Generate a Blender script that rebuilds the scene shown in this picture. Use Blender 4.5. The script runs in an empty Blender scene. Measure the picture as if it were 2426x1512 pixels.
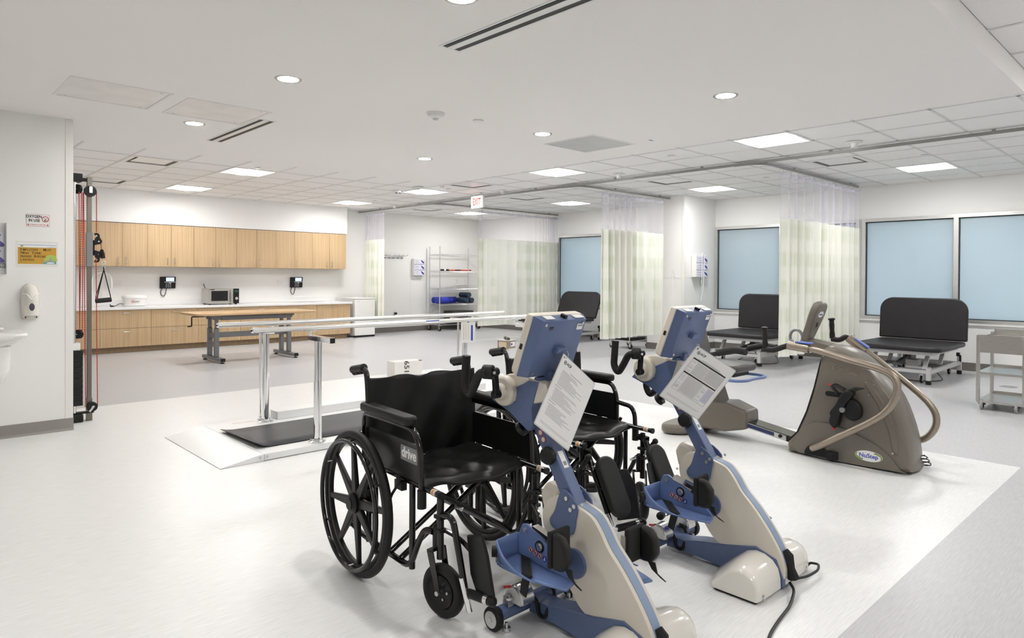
import bpy, bmesh, math, random
from mathutils import Vector, Matrix

scene = bpy.context.scene
COL = scene.collection
random.seed(7)
V = Vector
PI = math.pi

# ------------------------------------------------------------------ camera
F_PX, CY, YAW, PITCH, ROLL = 1588.591, 668.049, 0.8143155, -0.00805699, 0.00572472
cam_d = bpy.data.cameras.new('camera')
cam_d.sensor_fit = 'HORIZONTAL'
cam_d.sensor_width = 36.0
cam_d.lens = 36.0 * F_PX / 2426.0
cam_d.shift_y = -(756.0 - CY) / 2426.0
cam_d.clip_start = 0.05
cam_d.clip_end = 200
cam = bpy.data.objects.new('camera', cam_d)
COL.objects.link(cam)
_fw = V((math.cos(YAW) * math.cos(PITCH), math.sin(YAW) * math.cos(PITCH), math.sin(PITCH)))
_r = V((math.sin(YAW), -math.cos(YAW), 0))
_u = _r.cross(_fw)
_r2 = _r * math.cos(ROLL) + _u * math.sin(ROLL)
_u2 = -_r * math.sin(ROLL) + _u * math.cos(ROLL)
cm = Matrix((_r2, _u2, -_fw)).transposed().to_4x4()
cm.translation = V((0, 0, 1.29))
cam.matrix_world = cm
scene.camera = cam

# ------------------------------------------------------------------ world + exposure
vs = scene.view_settings
vs.view_transform = 'Standard'
vs.look = 'None'
vs.gamma = 1.0
vs.use_curve_mapping = False
vs.exposure = 0.5
LENS_EMIT = 48.0      # ceiling troffer lens
DOWN_EMIT = 275.0      # recessed downlight
world = bpy.data.worlds.new('sky')
scene.world = world
world.use_nodes = True
_bg = world.node_tree.nodes['Background']
_bg.inputs[0].default_value = (0.76, 0.88, 0.97, 1)
_bg.inputs[1].default_value = 3.6
world.cycles.sampling_method = 'NONE'
cy = scene.cycles
cy.max_bounces = 6; cy.diffuse_bounces = 4; cy.glossy_bounces = 3; cy.transmission_bounces = 3; cy.transparent_max_bounces = 6
cy.use_light_tree = False; cy.use_adaptive_sampling = True; cy.adaptive_threshold = .08
cy.caustics_reflective = False; cy.caustics_refractive = False
cy.use_denoising = True

# ------------------------------------------------------------------ mesh builder
class MB:
    def __init__(s):
        s.v = []; s.f = []
    def add(s, vs_, fs):
        o = len(s.v)
        s.v += [V(p) for p in vs_]
        s.f += [tuple(i + o for i in f) for f in fs]
        return s
    def box(s, x0, x1, y0, y1, z0, z1, M=None):
        p = [V((x, y, z)) for x in (x0, x1) for y in (y0, y1) for z in (z0, z1)]
        if M is not None: p = [M @ q for q in p]
        return s.add(p, [(0, 1, 3, 2), (4, 6, 7, 5), (0, 4, 5, 1), (2, 3, 7, 6), (0, 2, 6, 4), (1, 5, 7, 3)])
    def beam(s, p, q, w, h, up=(0, 0, 1)):
        p = V(p); q = V(q); d = (q - p); L = d.length; d.normalize()
        u = V(up); sd = d.cross(u)
        if sd.length < 1e-4: sd = d.cross(V((0, 1, 0)))
        sd.normalize(); u = sd.cross(d)
        M = Matrix((d, sd, u)).transposed().to_4x4(); M.translation = p
        return s.box(0, L, -w / 2, w / 2, -h / 2, h / 2, M)
    def _frame(s, d):
        d = d.normalized(); a = V((0, 0, 1)) if abs(d.z) < .9 else V((1, 0, 0))
        u = d.cross(a).normalized(); return u, d.cross(u).normalized()
    def cyl(s, p, q, r, r2=None, n=16, caps=True):
        p = V(p); q = V(q); r2 = r if r2 is None else r2
        u, w = s._frame(q - p)
        vs_ = []
        for c, rr in ((p, r), (q, r2)):
            for i in range(n):
                a = 2 * PI * i / n
                vs_.append(c + u * math.cos(a) * rr + w * math.sin(a) * rr)
        fs = [(i, i + n, (i + 1) % n + n, (i + 1) % n) for i in range(n)]
        if caps: fs += [tuple(range(n)), tuple(range(2 * n - 1, n - 1, -1))]
        return s.add(vs_, fs)
    def tube(s, pts, r, n=10, closed=False, rr=None):
        pts = [V(p) for p in pts]; m = len(pts)
        rs = rr or [r] * m
        vs_ = []; u = None
        for i in range(m):
            a = pts[i - 1] if (i > 0 or closed) else pts[i]
            b = pts[(i + 1) % m] if (i < m - 1 or closed) else pts[i]
            d = (b - a)
            if d.length < 1e-9: d = V((0, 0, 1))
            d.normalize()
            if u is None: u, _ = s._frame(d)
            u = (u - d * u.dot(d))
            if u.length < 1e-6: u, _ = s._frame(d)
            u.normalize(); w = d.cross(u)
            for k in range(n):
                t = 2 * PI * k / n
                vs_.append(pts[i] + (u * math.cos(t) + w * math.sin(t)) * rs[i])
        fs = []
        for i in range(m if closed else m - 1):
            j = (i + 1) % m
            for k in range(n):
                fs.append((i * n + k, i * n + (k + 1) % n, j * n + (k + 1) % n, j * n + k))
        if not closed:
            fs += [tuple(range(n - 1, -1, -1)), tuple((m - 1) * n + k for k in range(n))]
        return s.add(vs_, fs)
    def torus(s, c, axis, R, r, n=40, m=10, sq=None):
        c = V(c); ax = V(axis).normalized(); u, w = s._frame(ax)
        vs_ = []
        for i in range(n):
            a = 2 * PI * i / n; e = u * math.cos(a) + w * math.sin(a)
            for k in range(m):
                b = 2 * PI * k / m
                x, z = math.cos(b), math.sin(b)
                if sq: x = math.copysign(abs(x) ** sq, x); z = math.copysign(abs(z) ** sq, z)
                vs_.append(c + e * (R + r * x) + ax * (r * z))
        fs = [(i * m + k, ((i + 1) % n) * m + k, ((i + 1) % n) * m + (k + 1) % m, i * m + (k + 1) % m) for i in range(n) for k in range(m)]
        return s.add(vs_, fs)
    def prism(s, poly, t0, t1, M=None):
        """poly in (u,v), extruded along w from t0 to t1; M maps (u,v,w)."""
        n = len(poly)
        ar = sum(poly[i][0] * poly[(i + 1) % n][1] - poly[(i + 1) % n][0] * poly[i][1] for i in range(n))
        if ar < 0: poly = poly[::-1]
        vs_ = [V((a, b, t0)) for a, b in poly] + [V((a, b, t1)) for a, b in poly]
        if M is not None: vs_ = [M @ p for p in vs_]
        fs = [tuple(range(n - 1, -1, -1)), tuple(range(n, 2 * n))]
        fs += [(i, (i + 1) % n, (i + 1) % n + n, i + n) for i in range(n)]
        return s.add(vs_, fs)
    def lathe(s, prof, c=(0, 0, 0), axis=(0, 0, 1), n=24):
        c = V(c); ax = V(axis).normalized(); u, w = s._frame(ax); m = len(prof)
        vs_ = []
        for i in range(n):
            a = 2 * PI * i / n; e = u * math.cos(a) + w * math.sin(a)
            for r, z in prof: vs_.append(c + e * r + ax * z)
        fs = [(i * m + k, ((i + 1) % n) * m + k, ((i + 1) % n) * m + k + 1, i * m + k + 1) for i in range(n) for k in range(m - 1)]
        return s.add(vs_, fs)
    def ball(s, c, r, n=14, m=9, M=None):
        r = (r, r, r) if not hasattr(r, '__len__') else r
        vs_ = []; fs = []
        for i in range(m + 1):
            t = PI * i / m
            for k in range(n):
                a = 2 * PI * k / n
                p = V((r[0] * math.sin(t) * math.cos(a), r[1] * math.sin(t) * math.sin(a), r[2] * math.cos(t)))
                if M is not None: p = M @ p
                vs_.append(V(c) + p)
        for i in range(m):
            for k in range(n):
                fs.append((i * n + k, (i + 1) * n + k, (i + 1) * n + (k + 1) % n, i * n + (k + 1) % n))
        return s.add(vs_, fs)
    def loft(s, rings, cap=True):
        n = len(rings[0]); o = []
        for r_ in rings: o += [V(p) for p in r_]
        fs = [(i * n + k, i * n + (k + 1) % n, (i + 1) * n + (k + 1) % n, (i + 1) * n + k) for i in range(len(rings) - 1) for k in range(n)]
        if cap: fs += [tuple(range(n - 1, -1, -1)), tuple((len(rings) - 1) * n + k for k in range(n))]
        return s.add(o, fs)
    def grid(s, fn, nu, nv):
        vs_ = [V(fn(i / nu, j / nv)) for i in range(nu + 1) for j in range(nv + 1)]
        fs = [(i * (nv + 1) + j, (i + 1) * (nv + 1) + j, (i + 1) * (nv + 1) + j + 1, i * (nv + 1) + j + 1) for i in range(nu) for j in range(nv)]
        return s.add(vs_, fs)
    def mirror_y(s):
        o = MB(); o.v = [V((p.x, -p.y, p.z)) for p in s.v]; o.f = [tuple(reversed(f)) for f in s.f]
        return o
    def mesh(s, name, smooth=38):
        me = bpy.data.meshes.new(name)
        me.from_pydata([tuple(p) for p in s.v], [], s.f)
        bm = bmesh.new(); bm.from_mesh(me)
        bmesh.ops.recalc_face_normals(bm, faces=bm.faces)
        bm.to_mesh(me); bm.free()
        if smooth:
            me.polygons.foreach_set('use_smooth', [True] * len(me.polygons))
            me.set_sharp_from_angle(angle=math.radians(smooth))
        me.update()
        return me

def bend(pts, rad, k=5):
    """round the inner corners of a polyline"""
    pts = [V(p) for p in pts]; out = [pts[0]]
    for i in range(1, len(pts) - 1):
        a, b, c = pts[i - 1], pts[i], pts[i + 1]
        r_ = rad[i - 1] if hasattr(rad, '__len__') else rad
        d1 = (a - b); d2 = (c - b); t = min(r_, d1.length * .49, d2.length * .49)
        p = b + d1.normalized() * t; q = b + d2.normalized() * t
        for j in range(k + 1):
            s_ = j / k
            out.append(p * (1 - s_) ** 2 + b * 2 * s_ * (1 - s_) + q * s_ ** 2)
    out.append(pts[-1]); return out

def rrect(x0, x1, y0, y1, r, k=5):
    o = []
    for cx, cy, a0 in ((x1 - r, y1 - r, 0), (x0 + r, y1 - r, 90), (x0 + r, y0 + r, 180), (x1 - r, y0 + r, 270)):
        for j in range(k + 1):
            a = math.radians(a0 + 90 * j / k); o.append((cx + r * math.cos(a), cy + r * math.sin(a)))
    return o

def circ(cx, cy, r, n=24):
    return [(cx + r * math.cos(2 * PI * i / n), cy + r * math.sin(2 * PI * i / n)) for i in range(n)]

XZ = Matrix(((1, 0, 0, 0), (0, 0, -1, 0), (0, 1, 0, 0), (0, 0, 0, 1)))   # (u,v,w)->(u,-w,v)
YZ = Matrix(((0, 0, 1, 0), (1, 0, 0, 0), (0, 1, 0, 0), (0, 0, 0, 1)))    # (u,v,w)->(w,u,v)

def part(name, mb, m, parent=None, bevel=0.0, seg=2, smooth=38, label=None, kind=None, loc=None):
    me = mb if isinstance(mb, bpy.types.Mesh) else mb.mesh(name, smooth)
    o = bpy.data.objects.new(name, me)
    COL.objects.link(o)
    if m is not None and not me.materials: me.materials.append(m)
    if parent is not None: o.parent = parent
    if loc is not None: o.location = loc
    if bevel:
        b = o.modifiers.new('bevel', 'BEVEL'); b.width = bevel; b.segments = seg; b.limit_method = 'ANGLE'; b.angle_limit = math.radians(40)
    if label: o['label'] = label
    if kind: o['kind'] = kind
    return o

def tag(o, label, cat, group=None):
    o['label'] = label; o['category'] = cat
    if group: o['group'] = group
    return o

def thing(name, label, cat, loc=(0, 0, 0), rz=0.0, group=None):
    o = bpy.data.objects.new(name, None)
    COL.objects.link(o); o.empty_display_size = .1
    o.location = loc; o.rotation_euler = (0, 0, math.radians(rz))
    return tag(o, label, cat, group)

def struct(name, mb, m, parent=None, **k):
    o = part(name, mb, m, parent, **k)
    o['kind'] = 'structure'
    return o

def dup(root, loc, rz=None, label=None):
    def cp(o, par):
        c = o.copy(); COL.objects.link(c)
        if par is not None: c.parent = par
        for ch in o.children: cp(ch, c)
        return c
    r = cp(root, None); r.location = loc
    if rz is not None: r.rotation_euler = (0, 0, math.radians(rz))
    if label: r['label'] = label
    return r

def text(name, s, size, m, parent, M, align='LEFT', bold=0.0, sx=1.0, depth=0.0004):
    cu = bpy.data.curves.new('t', 'FONT'); cu.body = s; cu.size = size; cu.align_x = align; cu.align_y = 'CENTER'
    cu.extrude = depth; cu.offset = bold; cu.resolution_u = 3
    to = bpy.data.objects.new('t', cu); COL.objects.link(to)
    me = bpy.data.meshes.new_from_object(to)
    bpy.data.objects.remove(to); bpy.data.curves.remove(cu)
    me.transform(M @ Matrix.Diagonal((sx, 1, 1, 1)))
    me.materials.clear(); me.materials.append(m)
    o = bpy.data.objects.new(name, me); COL.objects.link(o)
    if parent is not None: o.parent = parent
    return o

def frame(o, x, y):
    """matrix with origin o, local x along x, local y along y, z = x cross y"""
    x = V(x).normalized(); y = V(y); y = (y - x * y.dot(x)).normalized(); z = x.cross(y)
    M = Matrix((x, y, z)).transposed().to_4x4(); M.translation = V(o); return M

# ------------------------------------------------------------------ materials
def mat(name, col, rough=.5, metal=0.0, spec=.5, noise=0.0, nscale=30.0, nstretch=(1, 1, 1), bump=0.0, bscale=200.0, coat=0.0, coords='Object', col2=None, ndetail=4):
    m = bpy.data.materials.new(name); m.use_nodes = True
    nt = m.node_tree; b = nt.nodes['Principled BSDF']
    b.inputs['Base Color'].default_value = (*col, 1)
    b.inputs['Roughness'].default_value = rough
    b.inputs['Metallic'].default_value = metal
    b.inputs['Specular IOR Level'].default_value = spec
    if coat: b.inputs['Coat Weight'].default_value = coat; b.inputs['Coat Roughness'].default_value = .08
    if noise or bump:
        tc = nt.nodes.new('ShaderNodeTexCoord'); mp = nt.nodes.new('ShaderNodeMapping')
        mp.inputs['Scale'].default_value = nstretch
        nt.links.new(tc.outputs[coords], mp.inputs[0])
    if noise:
        n = nt.nodes.new('ShaderNodeTexNoise'); n.inputs['Scale'].default_value = nscale; n.inputs['Detail'].default_value = ndetail
        nt.links.new(mp.outputs[0], n.inputs[0])
        r = nt.nodes.new('ShaderNodeValToRGB')
        c2 = col2 or tuple(c * (1 - noise) for c in col)
        r.color_ramp.elements[0].position = .3; r.color_ramp.elements[1].position = .7
        r.color_ramp.elements[0].color = (*c2, 1); r.color_ramp.elements[1].color = (*col, 1)
        nt.links.new(n.outputs[0], r.inputs[0]); nt.links.new(r.outputs[0], b.inputs['Base Color'])
    if bump:
        n2 = nt.nodes.new('ShaderNodeTexNoise'); n2.inputs['Scale'].default_value = bscale; n2.inputs['Detail'].default_value = 3
        nt.links.new(mp.outputs[0], n2.inputs[0])
        bp = nt.nodes.new('ShaderNodeBump'); bp.inputs['Strength'].default_value = bump; bp.inputs['Distance'].default_value = .002
        nt.links.new(n2.outputs[0], bp.inputs['Height']); nt.links.new(bp.outputs[0], b.inputs['Normal'])
    return m

def emit(name, col, strength):
    m = bpy.data.materials.new(name); m.use_nodes = True
    b = m.node_tree.nodes['Principled BSDF']
    b.inputs['Base Color'].default_value = (*col, 1)
    b.inputs['Emission Color'].default_value = (*col, 1); b.inputs['Emission Strength'].default_value = strength
    return m

M = {}
M['wall'] = mat('wall_paint', (.85, .84, .82), .62)
M['gyp'] = mat('ceiling_paint', (.93, .905, .88), .7)
M['tile'] = mat('acoustic_tile', (.95, .94, .925), .85, noise=.05, nscale=160, ndetail=1)
M['grid'] = mat('ceiling_grid_steel', (.74, .73, .71), .45)
M['whitefloor'] = mat('white_vinyl', (.83, .825, .815), .34, noise=.13, nscale=22, nstretch=(.5, 7, 1), ndetail=8)
M['greyfloor'] = mat('grey_vinyl', (.545, .54, .55), .36, noise=.17, nscale=22, nstretch=(.5, 7, 1), ndetail=8)
M['base'] = mat('vinyl_baseboard', (.17, .155, .14), .5, noise=.06, nscale=4)
M['base_left'] = mat('vinyl_baseboard_grey', (.27, .25, .235), .45, noise=.06, nscale=4)
M['guard'] = mat('corner_guard', (.83, .81, .775), .4)
M['alu'] = mat('anodised_aluminium', (.62, .61, .59), .38, metal=.75)
M['track'] = mat('grey_track', (.30, .295, .28), .45, metal=.3)
M['gasket'] = mat('black_gasket', (.012, .02, .022), .5)
M['white'] = mat('white_plastic', (.82, .81, .79), .32)
M['whitegloss'] = mat('white_enamel', (.86, .85, .83), .14)
M['black'] = mat('black_plastic', (.009, .009, .010), .4, spec=.3)
M['blackgloss'] = mat('black_paint', (.006, .006, .006), .16, spec=.4, coat=.25)
M['rubber'] = mat('black_rubber', (.011, .011, .011), .5, spec=.3)
M['chrome'] = mat('chrome', (.86, .86, .87), .07, metal=1)
M['steel'] = mat('brushed_steel', (.56, .54, .51), .3, metal=1, noise=.12, nscale=12, nstretch=(1, 1, 14))
M['zinc'] = mat('zinc_steel', (.66, .66, .67), .28, metal=1)
M['wood'] = None
M['greypaint'] = mat('grey_painted_steel', (.20, .205, .215), .45)
M['greylight'] = mat('light_grey_painted_steel', (.56, .555, .55), .42)
M['counter'] = mat('white_solid_surface', (.86, .855, .85), .25)
M['darkvinyl'] = mat('black_upholstery', (.024, .022, .024), .45, spec=.3, noise=.2, nscale=9, bump=.12, bscale=260)
M['seatvinyl'] = mat('wheelchair_vinyl', (.009, .009, .009), .36, spec=.28, bump=.25, bscale=55)
M['red'] = mat('red_plastic', (.55, .03, .03), .4)
M['blue'] = mat('blue_painted_steel', (.095, .135, .26), .4, noise=.05, nscale=40)
M['bluelight'] = mat('blue_pedal_plastic', (.13, .195, .40), .4)
M['beige'] = mat('beige_plastic', (.70, .645, .555), .38, noise=.02, nscale=8)
M['cream'] = mat('cream_gloss_plastic', (.74, .71, .65), .2, coat=.3)
M['taupe'] = mat('taupe_plastic', (.15, .132, .108), .36, noise=.03, nscale=30, bump=.03, bscale=300)
M['taupemetal'] = mat('champagne_metal', (.31, .26, .21), .32, metal=.65)
M['paper'] = mat('white_paper', (.82, .81, .79), .35)
M['ink'] = mat('black_ink', (.02, .02, .02), .5)
M['greyink'] = mat('grey_ink', (.25, .25, .26), .5)
M['greyseat'] = mat('grey_seat_vinyl', (.085, .08, .075), .42, bump=.1, bscale=200)
M['sblue'] = mat('blue_ink', (.03, .06, .40), .4)
M['lens'] = emit('troffer_lens', (1.0, .995, .985), LENS_EMIT)
M['down'] = emit('downlight_lens', (1.0, .985, .955), DOWN_EMIT)

def wood(name, c1, c2, vertical=True):
    m = bpy.data.materials.new(name); m.use_nodes = True
    nt = m.node_tree; b = nt.nodes['Principled BSDF']; b.inputs['Roughness'].default_value = .42
    tc = nt.nodes.new('ShaderNodeTexCoord'); mp = nt.nodes.new('ShaderNodeMapping')
    mp.inputs['Scale'].default_value = (55, 55, 1.3) if vertical else (1.6, 40, 40)
    oi = nt.nodes.new('ShaderNodeObjectInfo')
    ad = nt.nodes.new('ShaderNodeVectorMath'); ad.operation = 'ADD'
    nt.links.new(tc.outputs['Object'], mp.inputs[0]); nt.links.new(mp.outputs[0], ad.inputs[0])
    nt.links.new(oi.outputs['Location'], ad.inputs[1])
    n = nt.nodes.new('ShaderNodeTexNoise'); n.inputs['Scale'].default_value = 1.0; n.inputs['Detail'].default_value = 5; n.inputs['Distortion'].default_value = .3
    nt.links.new(ad.outputs[0], n.inputs[0])
    r = nt.nodes.new('ShaderNodeValToRGB'); r.color_ramp.elements[0].position = .32; r.color_ramp.elements[1].position = .68
    r.color_ramp.elements[0].color = (*c1, 1); r.color_ramp.elements[1].color = (*c2, 1)
    nt.links.new(n.outputs[0], r.inputs[0]); nt.links.new(r.outputs[0], b.inputs['Base Color'])
    return m
M['oak'] = wood('oak_laminate', (.46, .315, .17), (.57, .41, .24))
M['oakh'] = wood('maple_laminate_top', (.47, .30, .15), (.57, .39, .215), False)
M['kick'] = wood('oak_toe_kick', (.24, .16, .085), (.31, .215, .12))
# ================================================================== THE ROOM
XW, YB, ZC, ZG = 11.15, 13.05, 2.71, 2.565      # window wall, back wall, tile ceiling, plaster ceiling
GX, GY0, GY1 = 5.69, .937, 7.51                 # plaster ceiling / white floor limits
X0, Y0 = -2.6, -2.6                             # walls behind the camera
LX, LY = 1.164, 6.53                            # corner of the stub wall on the left

mb = MB()
mb.box(X0, XW, Y0, GY0, -.1, 0); mb.box(GX, XW, GY0, GY1, -.1, 0); mb.box(X0, XW, GY1, YB, -.1, 0)
floor = struct('floor', mb, M['greyfloor'], smooth=0)
floor['label'] = 'grey streaked vinyl floor around the white area'
o = struct('floor_inlay', MB().box(X0, GX, GY0, GY1, -.1, 0), M['whitefloor'], floor, smooth=0)
o['label'] = 'white vinyl floor area under the exercise machines'

# back wall, walls behind the camera
struct('wall_back', MB().box(X0, XW + .2, YB, YB + .2, 0, ZC + .3), M['wall'], smooth=0)
struct('wall_front', MB().box(X0 - .2, XW + .2, Y0 - .2, Y0, 0, ZC + .3), M['wall'], smooth=0)
struct('wall_entry', MB().box(X0 - .2, X0, Y0, YB, 0, ZC + .3), M['wall'], smooth=0)
# stub wall on the left
wl = struct('wall_left', MB().box(X0, LX, LY, LY + .17, 0, ZG + .12).box(LX - .17, LX, LY + .17, YB, 0, ZC + .3), M['wall'], smooth=0)
struct('corner_guard', MB().box(LX - .052, LX + .004, LY - .004, LY + .06, .075, ZG - .003), M['guard'], wl, bevel=.003)
struct('baseboard_left', MB().prism([(0, 0), (-.022, 0), (-.008, .018), (-.006, .1), (0, .1)], X0, LX + .006, Matrix(((0, 0, 1, 0), (1, 0, 0, LY), (0, 1, 0, 0), (0, 0, 0, 1)))), M['base_left'], smooth=0)
struct('baseboard_back', MB().box(7.72, XW, YB - .008, YB, 0, .115), M['base'], smooth=0)

# window wall with three openings
WIN = [(-.2, 3.86), (3.9, 6.39), (7.3, 10.31)]   # y ranges; window 1, 2, 3
WZ0, WZ1 = .668, 2.214
mb = MB().box(XW, XW + .25, Y0, YB + .2, 0, WZ0).box(XW, XW + .25, Y0, YB + .2, WZ1, ZC + .3)
ys = [Y0]
for a, b in WIN: ys += [a, b]
ys.append(YB + .2)
for i in range(0, len(ys), 2):
    if ys[i + 1] - ys[i] > .001: mb.box(XW, XW + .25, ys[i], ys[i + 1], WZ0, WZ1)
wr = struct('wall_right', mb, M['wall'], smooth=0)
struct('baseboard_right', MB().box(XW - .008, XW, Y0, 6.39, 0, .115).box(XW - .008, XW, 7.15, YB, 0, .115), M['base'], smooth=0)
# column in front of the window wall
CX, CYA, CYB = 10.12, 6.39, 7.15
wc = struct('wall_column', MB().box(CX, XW, CYA, CYB, 0, ZC + .1), M['wall'], smooth=0)
struct('corner_guard', MB().box(CX - .004, CX + .055, CYA - .004, CYA + .055, .12, ZC - .01), M['guard'], wc, bevel=.003)
struct('baseboard_column', MB().box(CX - .008, XW, CYA - .008, CYB + .008, 0, .115), M['base'], smooth=0)
# wall-protection chair rail joints
struct('trim_1', MB().box(CX - .003, CX, CYA + .06, CYB, 1.283, 1.293).box(CX + .06, XW, CYA - .003, CYA, 1.283, 1.293), M['guard'], smooth=0)
struct('trim_2', MB().box(7.72, XW, YB - .003, YB, 1.275, 1.285).box(9.05, 9.056, YB - .003, YB, .115, 1.275), M['guard'], smooth=0)

# windows: frame, mullions, frosted panes
def glass():
    m = bpy.data.materials.new('frosted_glass'); m.use_nodes = True
    nt = m.node_tree; nt.nodes.clear()
    out = nt.nodes.new('ShaderNodeOutputMaterial')
    tr = nt.nodes.new('ShaderNodeBsdfTranslucent'); tr.inputs[0].default_value = (.82, .92, .97, 1)
    df = nt.nodes.new('ShaderNodeBsdfDiffuse'); df.inputs[0].default_value = (.74, .82, .85, 1)
    mx = nt.nodes.new('ShaderNodeMixShader'); mx.inputs[0].default_value = .42
    gl = nt.nodes.new('ShaderNodeBsdfGlossy'); gl.inputs['Roughness'].default_value = .22; gl.inputs[0].default_value = (1, 1, 1, 1)
    fr = nt.nodes.new('ShaderNodeFresnel'); fr.inputs[0].default_value = 1.45
    mx2 = nt.nodes.new('ShaderNodeMixShader')
    nt.links.new(tr.outputs[0], mx.inputs[1]); nt.links.new(df.outputs[0], mx.inputs[2])
    nt.links.new(fr.outputs[0], mx2.inputs[0]); nt.links.new(mx.outputs[0], mx2.inputs[1]); nt.links.new(gl.outputs[0], mx2.inputs[2])
    nt.links.new(mx2.outputs[0], out.inputs[0])
    return m
M['glass'] = glass()
MULL = {1: [2.606, 1.30], 2: [5.15], 3: [8.80]}
for n_, (a, b) in enumerate(WIN, 1):
    w = bpy.data.objects.new('window_%d' % n_, None); COL.objects.link(w); w.location = (XW, (a + b) / 2, WZ0)
    w['kind'] = 'structure'
    L = (b - a) / 2; H = WZ1 - WZ0; f = .05
    part('window_frame', MB().box(-.022, .10, -L, L, 0, f).box(-.022, .10, -L, L, H - f, H).box(-.022, .10, -L, -L + f, f, H - f).box(-.022, .10, L - f, L, f, H - f), M['alu'], w, smooth=0)
    part('sill_trim', MB().box(-.03, 0, -L - .01, L + .01, -.025, 0), M['guard'], w, smooth=0)
    yy = [a + f] + sorted(MULL[n_]) + [b - f]
    for k in range(len(yy) - 1):
        u0 = yy[k] - (a + b) / 2 + (.03 if k else 0); u1 = yy[k + 1] - (a + b) / 2 - (.03 if k < len(yy) - 2 else 0)
        g = .012
        part('gasket', MB().box(.02, .05, u0, u1, f, f + g).box(.02, .05, u0, u1, H - f - g, H - f).box(.02, .05, u0, u0 + g, f + g, H - f - g).box(.02, .05, u1 - g, u1, f + g, H - f - g), M['gasket'], w, smooth=0)
        part('pane', MB().box(.03, .036, u0 + g, u1 - g, f + g, H - f - g), M['glass'], w, smooth=0)
    for y in MULL[n_]:
        y -= (a + b) / 2
        part('mullion', MB().box(-.022, .10, y - .03, y + .03, f, H - f), M['alu'], w, smooth=0)
# outdoors beyond the frosted glass
struct('ground_outside', MB().box(XW + .3, XW + 40, -30, 40, -.6, -.5), mat('outside_paving', (.42, .43, .42), .9, noise=.2, nscale=2), smooth=0)
struct('sky_blocker_outside', MB().box(XW + 2.6, XW + 9, 4.4, 9.2, -.5, 9.0), mat('sky_blocker_grey', (.30, .33, .36), .9, noise=.2, nscale=1), smooth=0)  # unseen block added to hide part of the sky and vary the pane brightness

# plaster ceiling with its edges, slab above
cg = struct('ceiling', MB().box(X0, GX, GY0, GY1, ZG, ZC + .06), M['gyp'], smooth=0)
cg['label'] = 'lower plaster ceiling above the white floor'
struct('ceiling_slab', MB().box(X0 - .2, XW + .25, Y0 - .2, YB + .2, ZC + .3, ZC + .4), M['gyp'], smooth=0)

# suspended tile ceiling: tiles picked apart one by one
PX, PY, GXO, GYO = .602, .604, 6.41, 2.305
ct = bpy.data.objects.new('ceiling_suspended', None); COL.objects.link(ct); ct.location = (GXO, GYO, ZC); ct['kind'] = 'structure'
TROF = [(0, 1), (0, 6), (5, 0), (5, 5), (5, 10), (0, 11), (5, 15), (0, 15), (-5, 11), (-5, 15), (0, -4), (5, -5), (-5, -6), (-10, -6)]  # last two are unseen fill lights, added for surfaces facing the camera
DIFF = [(3, 1), (3, 5), (3, 10), (3, 15), (0, 9), (-7, 11), (-7, 15), (3, -4)]
full = MB().box(-PX / 2 + .004, PX / 2 - .004, -PY / 2 + .004, PY / 2 - .004, .004, .02).mesh('ceiling_tile', 0)
full.materials.append(M['tile'])
def inside(x0, x1, y0, y1):
    """clip a cell to the tiled region -> list of rectangles"""
    x0, x1 = max(x0, X0), min(x1, XW); y0, y1 = max(y0, Y0), min(y1, YB)
    if x1 - x0 < .02 or y1 - y0 < .02: return None
    if x1 <= LX and y0 >= LY - .01: return None
    if x1 <= GX + .02 and y0 >= GY0 - .02 and y1 <= GY1 + .02: return None
    if x0 < GX and y0 < GY1 and y1 > GY0:      # cell cut by the plaster ceiling
        if y1 - GY1 > .03 and x0 < GX and y0 < GY1 and x1 <= GX + .3: y0 = GY1
        elif GY0 - y0 > .03 and x1 <= GX + .3: y1 = GY0
        else: x0 = GX
    if x1 - x0 < .02 or y1 - y0 < .02: return None
    return x0, x1, y0, y1
rest = MB(); ntile = 0
for i in range(-16, 9):
    for j in range(-10, 19):
        if (i, j) in TROF or (i, j) in DIFF: continue
        c = (GXO + PX * i, GXO + PX * (i + 1), GYO + PY * j, GYO + PY * (j + 1))
        r = inside(*c)
        if r is None: continue
        seen = (r[1] > 1.6 and r[3] > GY1) or (r[1] > GX + .5 and r[3] > .9) or (r[1] > 3.6 and -.4 < r[3] <= GY0 + .01)
        lx, ly = r[0] - GXO, r[2] - GYO; hx, hy = r[1] - GXO, r[3] - GYO
        if not seen:
            rest.box(lx + .004, hx - .004, ly + .004, hy - .004, .004, .02); continue
        if abs((r[1] - r[0]) - PX) < .002 and abs((r[3] - r[2]) - PY) < .002:
            part('ceiling_tile', full, None, ct, loc=((lx + hx) / 2, (ly + hy) / 2, 0))
        else:
            part('ceiling_tile', MB().box(lx + .004, hx - .004, ly + .004, hy - .004, .004, .02), M['tile'], ct, smooth=0)
        ntile += 1
part('tile_field', rest, M['tile'], ct, smooth=0, kind='stuff')
for i in range(-15, 9):      # grid runners
    x = PX * i; xs = []
    X = GXO + x
    if not X0 < X < XW: continue
    segs = [(Y0, GY0), (GY1, YB)] if X < GX else [(Y0, YB)]
    if X < LX: segs = [(Y0, GY0)]
    for a, b in segs: part('grid_runner', MB().box(x - .012, x + .012, a - GYO, b - GYO, -.001, .004), M['grid'], ct, smooth=0)
for j in range(-8, 19):
    y = PY * j; Y = GYO + y
    if not Y0 < Y < YB: continue
    a = GX if GY0 < Y < GY1 else (LX if Y >= GY1 else X0)
    part('grid_runner', MB().box(a - GXO, XW - GXO, y - .012, y + .012, -.001, .004), M['grid'], ct, smooth=0)

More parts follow.
